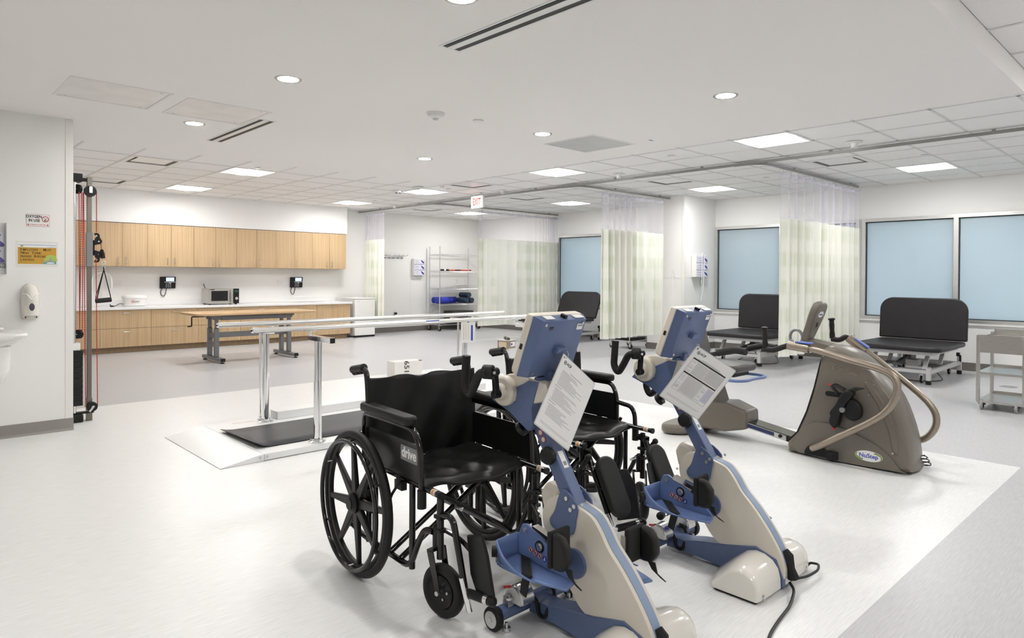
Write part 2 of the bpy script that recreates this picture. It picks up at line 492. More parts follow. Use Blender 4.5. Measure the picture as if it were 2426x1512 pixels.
# recessed square troffers
mb_fr = MB(); w, h = PX / 2 - .006, PY / 2 - .006
for (a, b, c, d) in ((-w, w, -h, -h + .022), (-w, w, h - .022, h), (-w, -w + .022, -h + .022, h - .022), (w - .022, w, -h + .022, h - .022)): mb_fr.box(a, b, c, d, -.004, .012)
w2, h2, lw, lh = w - .022, h - .022, .15, h - .06
bk = MB().add([(-w2, -h2, .0), (w2, -h2, .0), (w2, h2, .0), (-w2, h2, .0), (-lw - .02, -lh, .06), (lw + .02, -lh, .06), (lw + .02, lh, .06), (-lw - .02, lh, .06)],
              [(0, 4, 5, 1), (1, 5, 6, 2), (2, 6, 7, 3), (3, 7, 4, 0), (4, 7, 6, 5)])
ln = MB().grid(lambda u, v: (-lw + 2 * lw * u, (-lh + .005) + (2 * lh - .01) * v, .006 - .024 * math.sin(PI * u)), 3, 1)
NAMES = {(0, 1): 'brightest square ceiling light nearest the plaster ceiling edge, right of centre', (0, 6): 'square ceiling light in front of the second curtain track branch',
         (5, 0): 'square ceiling light nearest the right edge, above the double window', (5, 5): 'square ceiling light beside the wall column, above the middle window',
         (5, 10): 'square ceiling light between the two left curtain track branches', (0, 11): 'square ceiling light left of the lit exit sign',
         (5, 15): 'square ceiling light in the far corner above the wire shelving', (0, 15): 'square ceiling light at the right end of the wall cabinets',
         (-5, 11): 'square ceiling light beside the slotted diffuser end, above the counter run', (-5, 15): 'square ceiling light closest to the wall above the left cabinets'}
t0 = None
for k, (i, j) in enumerate(TROF):
    lab = NAMES.get((i, j)) or {(0, -4): 'square ceiling light outside the picture, just past the plaster ceiling corner', (5, -5): 'square ceiling light outside the picture, past the right edge near the windows', (-5, -6): 'added square fill light behind the camera, the right one of two'}.get((i, j), 'added square fill light behind the camera, the left one of two')
    loc = (GXO + PX * (i + .5), GYO + PY * (j + .5), ZC)
    if t0 is None:
        t0 = thing('troffer_light', lab, 'ceiling light', loc, 0, 'square recessed ceiling lights')
        part('frame', mb_fr, M['white'], t0, smooth=0); part('reflector', bk, M['white'], t0, smooth=0); part('lens', ln, M['lens'], t0)
    else: dup(t0, loc, 0, lab)

# square air diffusers
df_f = MB()
for (a, b, c, d) in ((-w, w, -h, -h + .05), (-w, w, h - .05, h), (-w, -w + .05, -h + .05, h - .05), (w - .05, w, -h + .05, h - .05)): df_f.box(a, b, c, d, -.004, .010)
q = w - .05
df_n = MB().add([(-q, -q, 0), (q, -q, 0), (q, q, 0), (-q, q, 0), (-q + .05, -q + .05, .07), (q - .05, -q + .05, .07), (q - .05, q - .05, .07), (-q + .05, q - .05, .07)],
                [(0, 4, 5, 1), (1, 5, 6, 2), (2, 6, 7, 3), (3, 7, 4, 0), (4, 7, 6, 5)])
df_p = MB().box(-q + .045, q - .045, -q + .045, q - .045, .004, .012)
M['neck'] = mat('diffuser_neck_grey', (.22, .21, .20), .6)
DN = {(3, 1): 'square air diffuser between the track bend and the right-hand light', (3, 5): 'square air diffuser left of the light by the column', (3, 10): 'square air diffuser right of the exit sign',
      (3, 15): 'square air diffuser above the glove box holder on the back wall', (0, 9): 'square air diffuser above the exit sign, by the plaster edge', (-7, 11): 'square air diffuser nearest the slot diffuser on the left',
      (-7, 15): 'square air diffuser right behind the top of the pulley machine'}
d0 = None
for (i, j) in DIFF:
    lab = DN.get((i, j), 'square air diffuser behind the camera'); loc = (GXO + PX * (i + .5), GYO + PY * (j + .5), ZC)
    if d0 is None:
        d0 = thing('air_diffuser', lab, 'air vent', loc, 0, 'square ceiling air diffusers')
        part('frame', df_f, M['white'], d0, smooth=0); part('neck', df_n, M['neck'], d0, smooth=0); part('plaque', df_p, M['white'], d0, bevel=.004)
    else: dup(d0, loc, 0, lab)

# recessed downlights in the plaster ceiling
DL = {(1.935, 4.18): 'round downlight left of centre, nearest the two access panels', (4.31, 2.4): 'round downlight on the right of the plaster ceiling', (1.935, 5.96): 'round downlight beside the slot diffuser and access panel',
      (4.31, 4.18): 'round downlight next to the single square access panel', (4.31, 5.96): 'smallest, farthest round downlight before the tiles', (1.935, 2.4): 'round downlight cut by the top edge of the picture'}
d1 = None
for (x, y) in list(DL) + [(-.44, 2.4)]:  # plus one assumed downlight out of view, kept to brighten the left floor
    lab = DL.get((x, y), 'assumed extra downlight outside the picture on the left')
    if d1 is None:
        d1 = thing('downlight', lab, 'ceiling light', (x, y, ZG), 0, 'round recessed downlights')
        part('trim_ring', MB().lathe([(.066, .0), (.066, -.003), (.082, -.004), (.086, 0)], n=32), M['steel'], d1)
        part('lens', MB().add([(.066*math.cos(PI*k/8), .066*math.sin(PI*k/8), -.001) for k in range(16)], [tuple(range(15, -1, -1))]), M['down'], d1)
    else: dup(d1, (x, y, ZG), 0, lab)

# linear slot diffusers
for y0, y1, lab in ((5.415, 6.6, 'short-looking black linear slot diffuser on the left of the plaster ceiling'), (1.78, 2.972, 'long black linear slot diffuser at the top edge of the picture')):
    t = thing('slot_diffuser', lab, 'air vent', (2.325, (y0 + y1) / 2, ZG), 0, 'linear slot diffusers'); L = (y1 - y0) / 2
    part('slot', MB().box(-.060, -.026, -L, L, -.0015, .0), M['black'], t, smooth=0)
    part('slot', MB().box(.020, .060, -L, L, -.0015, .0), M['black'], t, smooth=0)
    part('vane', MB().box(-.052, -.044, -L + .01, L - .01, -.0035, -.0015), M['gasket'], t, smooth=0)
    part('center_bar', MB().box(-.026, .020, -L, L, -.005, .0), M['white'], t, smooth=0)
    part('end_flange', MB().box(-.072, .072, L, L + .014, -.004, 0), M['white'], t, smooth=0)
    part('end_flange', MB().box(-.072, .072, -L - .014, -L, -.004, 0), M['white'], t, smooth=0)
    part('side_flange', MB().box(.060, .072, -L, L, -.004, 0), M['white'], t, smooth=0); part('side_flange', MB().box(-.072, -.060, -L, L, -.004, 0), M['white'], t, smooth=0)

# flush access panels
M['frost'] = mat('frosted_panel', (.90, .88, .86), .35, noise=.10, nscale=5)
M['frostgrey'] = mat('grey_frosted_panel', (.60, .60, .585), .35, noise=.10, nscale=5)
for x, y, m, lab in ((1.205, 5.40, 'frost', 'flat frosted ceiling panel nearest the left wall'), (1.93, 5.43, 'frost', 'flat frosted ceiling panel beside the slot diffuser'), (4.955, 4.18, 'frostgrey', 'single greyish flat ceiling panel right of centre')):
    t = thing('ceiling_panel', lab, 'ceiling panel', (x, y, ZG), 0, 'flush ceiling panels')
    fr_ = MB(); s_ = .31
    for (a, b, c, d) in ((-s_, s_, -s_, -s_ + .02), (-s_, s_, s_ - .02, s_), (-s_, -s_ + .02, -s_ + .02, s_ - .02), (s_ - .02, s_, -s_ + .02, s_ - .02)): fr_.box(a, b, c, d, -.004, 0)
    part('frame', fr_, M['white'], t, smooth=0)
    part('panel', MB().box(-s_ + .022, s_ - .022, -s_ + .022, s_ - .022, -.0015, 0), M[m], t, smooth=0)
    for sx, sy in ((-1, 1), (1, 1), (1, -1)): part('latch', MB().cyl((sx * .24, sy * .27, -.0035), (sx * .24, sy * .27, -.001), .006), M['steel'], t)

# detectors, sprinklers, exit sign
t = thing('smoke_detector', 'round white smoke detector under the plaster ceiling', 'smoke detector', (3.167, 4.237, ZG))
part('base', MB().lathe([(0, 0), (.075, 0), (.075, -.008), (0, -.008)], n=28), M['white'], t)
part('body', MB().lathe([(.066, -.008), (.06, -.03), (.03, -.042), (0, -.044)], n=28), M['white'], t)
part('sensor', MB().cyl((0, 0, -.052), (0, 0, -.04), .022), M['greylight'], t)
t = thing('blank_disc', 'flat white disc beside the smoke detector', 'cover plate', (3.561, 4.186, ZG)); part('disc', MB().cyl((0, 0, -.012), (0, 0, 0), .045, n=24), M['white'], t, bevel=.004)
tag(part('tape_mark', MB().box(5.20, 5.255, 3.655, 3.675, ZG - .001, ZG), M['sblue'], smooth=0), 'tiny blue tape mark on the plaster ceiling', 'tape')
s0 = None
for x, y, lab in ((7.391, 2.647, 'pendent sprinkler above the right curtain track'), (7.428, 5.735, 'pendent sprinkler near the middle curtain track bend'), (7.47, 8.16, 'pendent sprinkler just right of the exit sign'), (7.55, 11.45, 'pendent sprinkler above the far left curtain'), (6.34, 8.31, 'sprinkler by the edge of the plaster ceiling')):
    if s0 is None:
        s0 = thing('sprinkler', lab, 'sprinkler', (x, y, ZC), 0, 'ceiling sprinklers')
        part('escutcheon', MB().lathe([(0, 0), (.085, 0), (.08, -.006), (.03, -.012), (0, -.012)], n=24), M['white'], s0)
        part('head', MB().cyl((0, 0, -.05), (0, 0, -.01), .025, .035), M['white'], s0)
        part('deflector', MB().lathe([(0, -.055), (.034, -.055), (.034, -.051), (0, -.051)], n=16), M['white'], s0)
    else: dup(s0, (x, y, ZC), 0, lab)
e0 = None
for x, y, lab in ((6.744, 4.444, 'thin round cover plate beside the brightest ceiling light'), (8.735, 2.365, 'thin round cover plate before the rightmost light'), (9.132, 4.448, 'thin round cover plate right of the column light'), (3.649, 8.795, 'thin round cover plate beside the light above the counter'), (6.753, 8.672, 'thin round cover plate right of the light near the exit sign'), (6.838, 11.049, 'thin round cover plate by the light at the cabinet end')):
    if e0 is None:
        e0 = tag(part('cover_plate', MB().lathe([(0, 0), (.042, 0), (.04, -.006), (0, -.007)], n=20), M['white'], loc=(x, y, ZC)), lab, 'cover plate', 'round ceiling cover plates')
    else:
        c = e0.copy(); COL.objects.link(c); c.location = (x, y, ZC); c['label'] = lab
t = thing('motion_sensor', 'small white ceiling sensor with two dark lenses', 'sensor', (6.28, 9.47, ZC))
part('body', MB().lathe([(0, 0), (.075, 0), (.07, -.025), (.035, -.05), (0, -.05)], n=20), M['white'], t)
part('lens', MB().cyl((-.03, -.035, -.052), (-.03, -.035, -.04), .014), M['black'], t); part('lens', MB().cyl((.03, -.06, -.05), (.03, -.06, -.035), .014), M['black'], t)
t = thing('alarm_strobe', 'low white box fixed on the tiles above the light left of the exit sign', 'alarm', (6.249, 8.821, ZC))
part('body', MB().box(-.05, .05, -.09, .09, -.035, 0), M['white'], t, bevel=.006); part('strobe', MB().box(-.02, .02, -.03, .03, -.045, -.035), M['greylight'], t, bevel=.004)
t = thing('exit_sign', 'lit white exit sign with red letters hanging from the tile ceiling', 'exit sign', (7.44, 8.75, ZC), 0)
MS = frame((0, 0, -.15), (0, -1, 0), (0, 0, 1))
part('canopy', MB().box(-.09, .09, -.03, .03, -.02, 0, MS @ Matrix.Translation((0, .15, 0)) @ Matrix.Rotation(-PI / 2, 4, 'X')), M['white'], t)
part('housing', MB().prism(rrect(-.155, .155, -.105, .105, .02), -.02, .02, MS), M['white'], t)
M['exitface'] = emit('exit_sign_face', (1.0, .80, .76), .35); M['exitred'] = emit('exit_sign_letters', (.85, .03, .03), .5)
part('face_panel', MB().prism(rrect(-.14, .14, -.09, .09, .012), .02, .022, MS), M['exitface'], t)
text('lettering', 'EXIT', .17, M['exitred'], t, MS @ Matrix.Translation((0, -.004, .0225)), 'CENTER', .003, .60)
part('arrow', MB().prism([(.10, .02), (.118, 0), (.10, -.02), (.106, -.02), (.128, 0), (.106, .02)], .0222, .0232, MS), M['exitred'], t)
part('arrow', MB().prism([(-.10, .02), (-.118, 0), (-.10, -.02), (-.106, -.02), (-.128, 0), (-.106, .02)], .0222, .0232, MS), M['exitred'], t)

# ceiling curtain tracks
TX = 7.68

tm = thing('curtain_track', 'long grey curtain track running along the tile ceiling', 'curtain track', (TX, 0, ZC - .03))
part('rail', MB().box(-.016, .016, .2, YB, -.014, .014), M['track'], tm, smooth=0)
part('rail_slot', MB().box(-.005, .005, .2, YB, -.016, -.014), M['greypaint'], tm, smooth=0)
for y in (1.5, 3.0, 4.6, 6.0, 7.6, 9.2, 10.8, 12.2): part('hanger', MB().box(-.01, .01, y - .015, y + .015, .014, .03), M['track'], tm, smooth=0)
for y, xe, lab in ((3.81, 10.80, 'curved branch of curtain track ending at the double window'), (6.70, CX, 'curved branch of curtain track ending at the column'), (10.32, XW, 'curved branch of curtain track at the far end, left of the far window')):
    t = thing('curtain_track_branch', lab, 'curtain track', (TX, y, ZC - .03), 0, 'branch curtain tracks')
    pts = [(.034, .36, 0), (.036, .20, 0), (.07, .08, 0), (.16, .02, 0), (.30, 0, 0), (xe - TX, 0, 0)]
    cv = bend(pts, .1, 5)
    rings = []
    for k, p in enumerate(cv):
        d = (cv[min(k + 1, len(cv) - 1)] - cv[max(k - 1, 0)]).normalized(); sd = V((-d.y, d.x, 0))
        rings.append([p + sd * .016 + V((0, 0, .0138)), p - sd * .016 + V((0, 0, .0138)), p - sd * .016 - V((0, 0, .0138)), p + sd * .016 - V((0, 0, .0138))])
    part('rail', MB().loft(rings), M['track'], t, smooth=0)
    part('hanger', MB().box(.9, .93, -.01, .01, .0138, .03), M['track'], t, smooth=0); part('hanger', MB().box(xe - TX - .3, xe - TX - .27, -.01, .01, .0138, .03), M['track'], t, smooth=0)
# ================================================================== CABINET WALL
UY, BYF = 12.70, 12.35         # front of wall cabinets, front of base cabinets
UZ0, UZ1 = 1.424, 2.160
struct('wall_soffit', MB().box(LX, 7.19, UY, YB, UZ1 + .004, ZC + .05), M['wall'], smooth=0)
M['gap'] = mat('cabinet_shadow_gap', (.10, .065, .035), .7)  # dark sheet behind doors and drawers: shade of the gaps as colour
def pull(mb, p, d, L=.105, out=(0, -1, 0), r=.004):
    """bow pull centred at p, along d, standing off along out"""
    p = V(p); d = V(d); o_ = V(out)
    mb.tube(bend([p - d * L / 2, p - d * L / 2 + o_ * .03, p + d * L / 2 + o_ * .03, p + d * L / 2], .012, 4), r, 8)
    return mb
ux = [1.484, 2.240, 2.997 - .381, 3.378, 4.147, 4.912, 5.679, 6.43, 7.164]
ux = [7.165 - .762 * k for k in range(7, -1, -1)]
ULAB = ['oak wall cabinet behind the pulley machine, mostly hidden', 'oak wall cabinet cut off by the pulley machine ropes', 'double-door oak wall cabinet right beside the pulley machine', 'double-door oak wall cabinet above the left phone',
        'double-door oak wall cabinet above the microwave', 'double-door oak wall cabinet right of the one above the microwave', 'double-door oak wall cabinet above the right phone', 'double-door oak wall cabinet at the free right end']
# photo: door joints at 2.616 2.997 3.378 ... -> units of two doors
xs = [7.165 - .762 * k for k in range(6, -1, -1)]
units = [(1.45, 1.831), (1.831, 2.593)] + [(xs[k], xs[k + 1]) for k in range(6)]
for k, (a, b) in enumerate(units):
    t = thing('wall_cabinet', ULAB[k], 'cabinet', ((a + b) / 2, UY, UZ0), 0, 'oak wall cabinets'); W = (b - a) / 2; H = UZ1 - UZ0
    part('body', MB().box(-W, W, .021, YB - UY - .001, 0, H), M['oak'], t, smooth=0)
    part('gap_shade', MB().box(-W + .001, W - .001, .017, .021, .001, H - .001), M['gap'], t, smooth=0)
    doors = [(-W, 0), (0, W)] if W > .3 else [(-W, W)]
    for q, (c, d) in enumerate(doors):
        dr = part('door', MB().box(-(d - c) / 2 + .0022, (d - c) / 2 - .0022, 0, .018, .003, H - .006), M['oak'], t, loc=((c + d) / 2, 0, 0), smooth=0)
        hx = ((d - c) / 2 - .058) * (1 if q == 0 else -1)
        part('handle', pull(MB(), (hx, 0, .098), (0, 0, 1)), M['zinc'], dr)
# base units with two drawers
bxs = [2.578 - .762 * 1.5, 2.578 - .75] + []
bedges = [2.575 + .7495 * k for k in range(7)]
bunits = [(1.2, 1.826), (1.826, 2.575)] + [(bedges[k], bedges[k + 1]) for k in range(6)]
BLAB = ['oak drawer unit hidden behind the stub wall', 'oak drawer unit partly hidden by the pulley machine', 'oak two-drawer unit under the warming tub', 'oak two-drawer unit left of the work table crank', 'oak two-drawer unit under the microwave', 'oak two-drawer unit behind the middle of the work table',
        'oak two-drawer unit behind the right end of the work table', 'oak two-drawer unit beside the white refrigerator']
BZ0, BZ1, SPL = .098, .706, .402
for k, (a, b) in enumerate(bunits):
    t = thing('drawer_cabinet', BLAB[k], 'cabinet', ((a + b) / 2, BYF, 0), 0, 'oak base drawer units'); W = (b - a) / 2
    part('body', MB().box(-W, W, .021, YB - BYF - .001, BZ0, BZ1 + .002), M['oak'], t, smooth=0)
    part('gap_shade', MB().box(-W + .001, W - .001, .017, .021, BZ0 + .001, BZ1), M['gap'], t, smooth=0)
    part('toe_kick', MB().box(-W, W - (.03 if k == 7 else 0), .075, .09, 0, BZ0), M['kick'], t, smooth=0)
    for z0, z1 in ((SPL + .0022, BZ1), (BZ0, SPL - .0022)):
        d = part('drawer_front', MB().box(-W + .0022, W - .0022, 0, .018, z0, z1), M['oak'], t, smooth=0)
        part('handle', pull(MB(), (0, 0, z1 - .052), (1, 0, 0)), M['zinc'], d)
# continuous worktop with an inset sink at the right
ctop = thing('countertop', 'long white solid-surface countertop on the oak drawer units', 'countertop', (4.1, BYF, 0))
part('slab', MB().box(1.2 - 4.1, 7.105 - 4.1, -.03, YB - BYF - .003, BZ1 + .002, .748), M['counter'], ctop, bevel=.004)
struct('trim_3', MB().box(1.2, 7.105, YB - .02, YB, .75, .85), M['counter'], smooth=0)
part('sink_rim', MB().box(6.0 - 4.1, 6.6 - 4.1, .25, .56, .7475, .7488), M['steel'], ctop, smooth=0)

# gooseneck faucet behind the ropes
t = thing('faucet', 'tall pale gooseneck faucet seen behind the hanging rope handle', 'faucet', (2.56, 12.86, .748))
part('base', MB().cyl((0, 0, 0), (0, 0, .05), .03), M['white'], t, bevel=.004)
part('spout', MB().tube([(0, 0, .04), (0, 0, .43)] + [(.145 - .145 * math.cos(a * PI / 10), 0, .43 + .145 * math.sin(a * PI / 10)) for a in range(1, 11)] + [(.29, 0, .30)], .014, 10), M['white'], t)
part('lever', MB().cyl((0, 0, .05), (-.03, -.07, .09), .008), M['chrome'], t)

# warming tub with its power cord
t = thing('paraffin_bath', 'white oval warming tub with red emblem on the countertop', 'warming tub', (3.165, 12.72, .748))
def ov(z, a, b, n=28): return [(a * math.cos(2 * PI * i / n), b * math.sin(2 * PI * i / n), z) for i in range(n)]
part('tub', MB().loft([ov(.004, .185, .12), ov(.03, .19, .125), ov(.034, .178, .115), ov(.125, .185, .12), ov(.135, .2, .13), ov(.145, .2, .13)]), M['white'], t)
part('lid', MB().loft([ov(.145, .202, .132), ov(.178, .195, .128), ov(.188, .175, .115), ov(.192, .10, .06)]), M['whitegloss'], t)
part('control_panel', MB().box(-.02, .10, -.128, -.11, .012, .03), M['white'], t, bevel=.003)
em = MB()
for a in range(8): em.cyl((-.055 + .018 * math.cos(a * PI / 4), -.118, .085 + .018 * math.sin(a * PI / 4)), (-.055 + .018 * math.cos(a * PI / 4), -.1235, .085 + .018 * math.sin(a * PI / 4)), .005, n=8)
part('emblem', em, M['red'], t)
text('lettering', 'THERAPY', .02, M['ink'], t, frame((-.028, -.1215, .083), (1, 0, 0), (0, 0, 1)), 'LEFT', 0, .9) if False else part('lettering', MB().box(-.028, .04, -.1225, -.119, .087, .091).box(-.028, .045, -.1225, -.119, .074, .08), M['greyink'], t)
part('power_cord', MB().tube(bend([(-.18, -.02, .04), (-.24, -.04, .05), (-.30, -.06, .012), (-.33, -.08, .006)], .03, 4), .005, 8), M['black'], t)
part('plug', MB().box(-.385, -.335, -.10, -.06, 0, .022).cyl((-.37, -.09, .022), (-.395, -.09, .045), .006), M['black'], t, bevel=.003)

# microwave
t = thing('microwave', 'stainless steel microwave oven with round knob on the countertop', 'microwave', (4.57, 12.48, .748))
part('case', MB().box(-.27, .27, .012, .37, .018, .29), M['steel'], t, bevel=.006)
part('front_frame', MB().box(-.27, .165, 0, .012, .018, .29), M['steel'], t, bevel=.003)
part('window', MB().box(-.225, .065, -.003, .0, .068, .25), M['blackgloss'], t, smooth=0)
part('handle', MB().tube(bend([(.115, 0, .05), (.115, -.03, .06), (.115, -.03, .245), (.115, 0, .255)], .02, 4), .009, 8), M['steel'], t)
cp = part('control_panel', MB().box(.168, .27, -.002, .012, .018, .29), M['black'], t, bevel=.003)
part('dial', MB().cyl((.22, -.018, .11), (.22, -.002, .11), .026, n=24), M['zinc'], cp); part('display', MB().box(.185, .255, -.003, -.002, .225, .262), mat('display_green', (.02, .09, .07), .2), cp, smooth=0)
part('brand_strip', MB().box(-.25, -.17, -.002, 0, .267, .282), M['black'], t, smooth=0)
for x in (-.23, .23):
    for y in (.05, .33): part('foot', MB().cyl((x, y, 0), (x, y, .018), .018), M['black'], t)
part('power_cord', MB().tube(bend([(-.16, .37, .20), (-.16, .44, .24), (-.175, .52, .34), (-.18, .545, .37)], .05, 5), .006, 8), M['black'], t)

# wall phones
def phone(x, label):
    t = thing('wall_phone', label, 'phone', (x, YB, 1.145), 0, 'black wall phones')
    part('body', MB().prism([(-.0, -.105), (-.012, .105), (-.055, .105), (-.035, -.105)], -.13, .13, YZ), M['black'], t, bevel=.008)
    Mt = frame((0, -.046, 0), (1, 0, 0), (0, -.0952, 1))
    part('handset', MB().prism(rrect(-.125, -.07, -.095, .10, .02), 0, .03, Mt), M['black'], t, bevel=.008)
    part('screen', MB().prism(rrect(-.035, .10, .025, .092, .006), .0, .006, Mt), emit('phone_screen', (.45, .62, .95), .9), t)
    part('soft_keys', MB().prism([(-.06, .016), (.12, .016), (.12, .004), (.055, .002), (.035, -.028), (.015, .002), (-.06, .004)], 0, .006, Mt), M['greylight'], t)
    k = MB()
    for i in range(4):
        for j in range(3): k.prism(rrect(-.04 + .034 * j, -.015 + .034 * j, -.088 + .021 * i, -.073 + .021 * i, .003), -.006, .004, Mt)
    part('keypad', k, M['greypaint'], t)
    cord = [(-.09, -.02, -.10), (-.12, -.02, -.16), (-.10, -.02, -.235), (-.055, -.02, -.245), (-.03, -.02, -.17), (-.02, -.02, -.10)]
    part('cord', MB().tube(bend(cord, .06, 6), .006, 8), M['black'], t)
phone(3.775, 'black wall phone with lit screen, the left one of two'); phone(6.215, 'black wall phone with lit screen, the right one of two')

# power outlets over the counter
def outlet(x, y, z, label, nrm=(0, -1, 0), W=.115, H=.115, n=2, group='white wall outlets'):
    t = thing('power_outlet', label, 'outlet', (x, y, z), 0, group)
    nn = V(nrm); xx = V((-nn.y, nn.x, 0)) * 1
    Mo = frame((0, 0, 0), V((0, 0, 1)).cross(nn) * 1, (0, 0, 1))
    part('plate', MB().prism(rrect(-W / 2, W / 2, -H / 2, H / 2, .006), 0, .006, Mo), M['white'], t)
    for i in range(n):
        u = (i - (n - 1) / 2) * .046
        part('socket', MB().prism(rrect(u - .016, u + .016, -.034, .034, .004), .006, .008, Mo), M['whitegloss'], t)
        s = MB()
        for v in (-.02, .016): s.prism([(u - .008, v), (u - .005, v), (u - .005, v + .01), (u - .008, v + .01)], .008, .0085, Mo).prism([(u + .005, v), (u + .008, v), (u + .008, v + .01), (u + .005, v + .01)], .008, .0085, Mo)
        part('slots', s, M['greyink'], t, smooth=0)
    return t
outlet(2.99, YB, 1.135, 'white double outlet above the warming tub'); outlet(4.38, YB, 1.135, 'white double outlet above the microwave')
outlet(5.885, YB, 1.145, 'white double outlet left of the right phone')

# small refrigerator
t = thing('refrigerator', 'small white refrigerator beside the oak drawer units', 'refrigerator', (7.415, 12.34, 0))
part('cabinet', MB().box(-.24, .24, .05, .56, .03, .82), M['white'], t, bevel=.008)
part('door', MB().box(-.24, .24, 0, .044, .04, .79), M['whitegloss'], t, bevel=.01)
part('top_panel', MB().box(-.244, .244, -.002, .565, .795, .826), M['white'], t, bevel=.006)
part('logo', MB().box(-.215, -.205, -.001, 0, .75, .755).box(-.195, -.13, -.001, 0, .75, .754), M['greyink'], t, smooth=0)
part('base_grille', MB().box(-.25, .25, .02, .05, .012, .04), M['black'], t)
for x in (-.22, .22):
    for y in (.05, .5): part('foot', MB().cyl((x, y, 0), (x, y, .03), .02), M['black'], t)

# height-adjustable work table
t = thing('work_table', 'height-adjustable work table with wood top and grey steel legs', 'table', (4.18, 10.30, 0))
part('table_top', MB().prism(rrect(-.93, .91, -.40, .38, .07), .70, .732), M['oakh'], t, bevel=.006)
for x in (-.56, .56):
    part('foot_bar', MB().box(x - .035, x + .035, -.375, .385, .025, .075), M['greypaint'], t, bevel=.004)
    for y in (-.11, .16):
        lg = part('leg', MB().box(x - .034, x + .034, y - .03, y + .03, .075, .50), M['greypaint'], t, bevel=.012)
        part('inner_leg', MB().box(x - .026, x + .026, y - .022, y + .022, .50, .63), M['greypaint'], lg, bevel=.01)
        part('leg_bracket', MB().prism([(-.075, .70), (-.075, .655), (-.045, .655), (-.045, .625), (.045, .625), (.045, .655), (.075, .655), (.075, .70)], y - .03, y + .03, Matrix(((0, 0, 1, 0), (1, 0, 0, 0), (0, 1, 0, 0), (0, 0, 0, 1))) if False else Matrix(((1, 0, 0, x), (0, 0, 1, 0), (0, 1, 0, 0), (0, 0, 0, 1)))), M['greypaint'], t, smooth=0)
    part('cross_tie', MB().box(x - .015, x + .015, -.08, .13, .35, .43), M['greypaint'], t, bevel=.003)
    for y in (-.35, .36):
        part('end_cap', MB().box(x - .034, x + .034, (y - .028) if y < 0 else (y + .024), (y - .024) if y < 0 else (y + .028), .027, .073), M['black'], t, smooth=0)
        part('glide', MB().cyl((x, y, 0), (x, y, .012), .03).cyl((x, y, .01), (x, y, .027), .008), M['rubber'], t)
part('apron_rail', MB().box(-.50, .56, -.145, -.115, .615, .675), M['greypaint'], t, bevel=.003)
part('apron_rail', MB().box(-.50, .56, .165, .195, .615, .675), M['greypaint'], t, bevel=.003)
part('stretcher', MB().box(-.54, .54, .0, .03, .35, .43), M['greypaint'], t, bevel=.003)
part('crank', MB().tube(bend([(-.52, .22, .66), (-.80, .22, .66), (-.80, .22, .52), (-.86, .22, .52)], .015, 3), .009, 8), M['black'], t)

# parallel bars on their platform
M['plat'] = mat('white_powder_coat', (.80, .80, .795), .35)
pb = thing('parallel_bars', 'chrome parallel walking bars on a low white platform with ramp', 'parallel bars', (3.45, 5.14, 0))
PH, yN, yF = .05, -.595, .59
part('platform', MB().box(-1.51, 1.51, yN, yF, .004, PH), M['plat'], pb, bevel=.003)
for sx in (-1, 1):
    r = part('ramp', MB().prism([(sx * 1.512, .001), (sx * 1.512, PH), (sx * 1.53, PH), (sx * 1.81, .004), (sx * 1.81, .001)], -yF, -yN, XZ), M['plat'], pb, bevel=.002)
    for u in (1.49, 1.535): part('bolt', MB().cyl((sx * u, yN - .006, .028), (sx * u, yN, .028), .008), M['zinc'], pb)
def matfn(u, v):
    x = -1.50 + 3.0 * u; z = PH + .004 + .035 * max(0, (-1.38 - x) / .12) ** 2 * (1 - .5 * v)
    return (x, -.44 + .70 * v, z)
mm = MB().grid(matfn, 60, 4); n_ = len(mm.v)
mo = part('floor_mat', mm, mat('black_ribbed_mat', (.018, .018, .022), .45, bump=.4, bscale=60, nstretch=(1, 12, 1), noise=.2, nscale=10), pb)
sm = mo.modifiers.new('thick', 'SOLIDIFY'); sm.thickness = .004
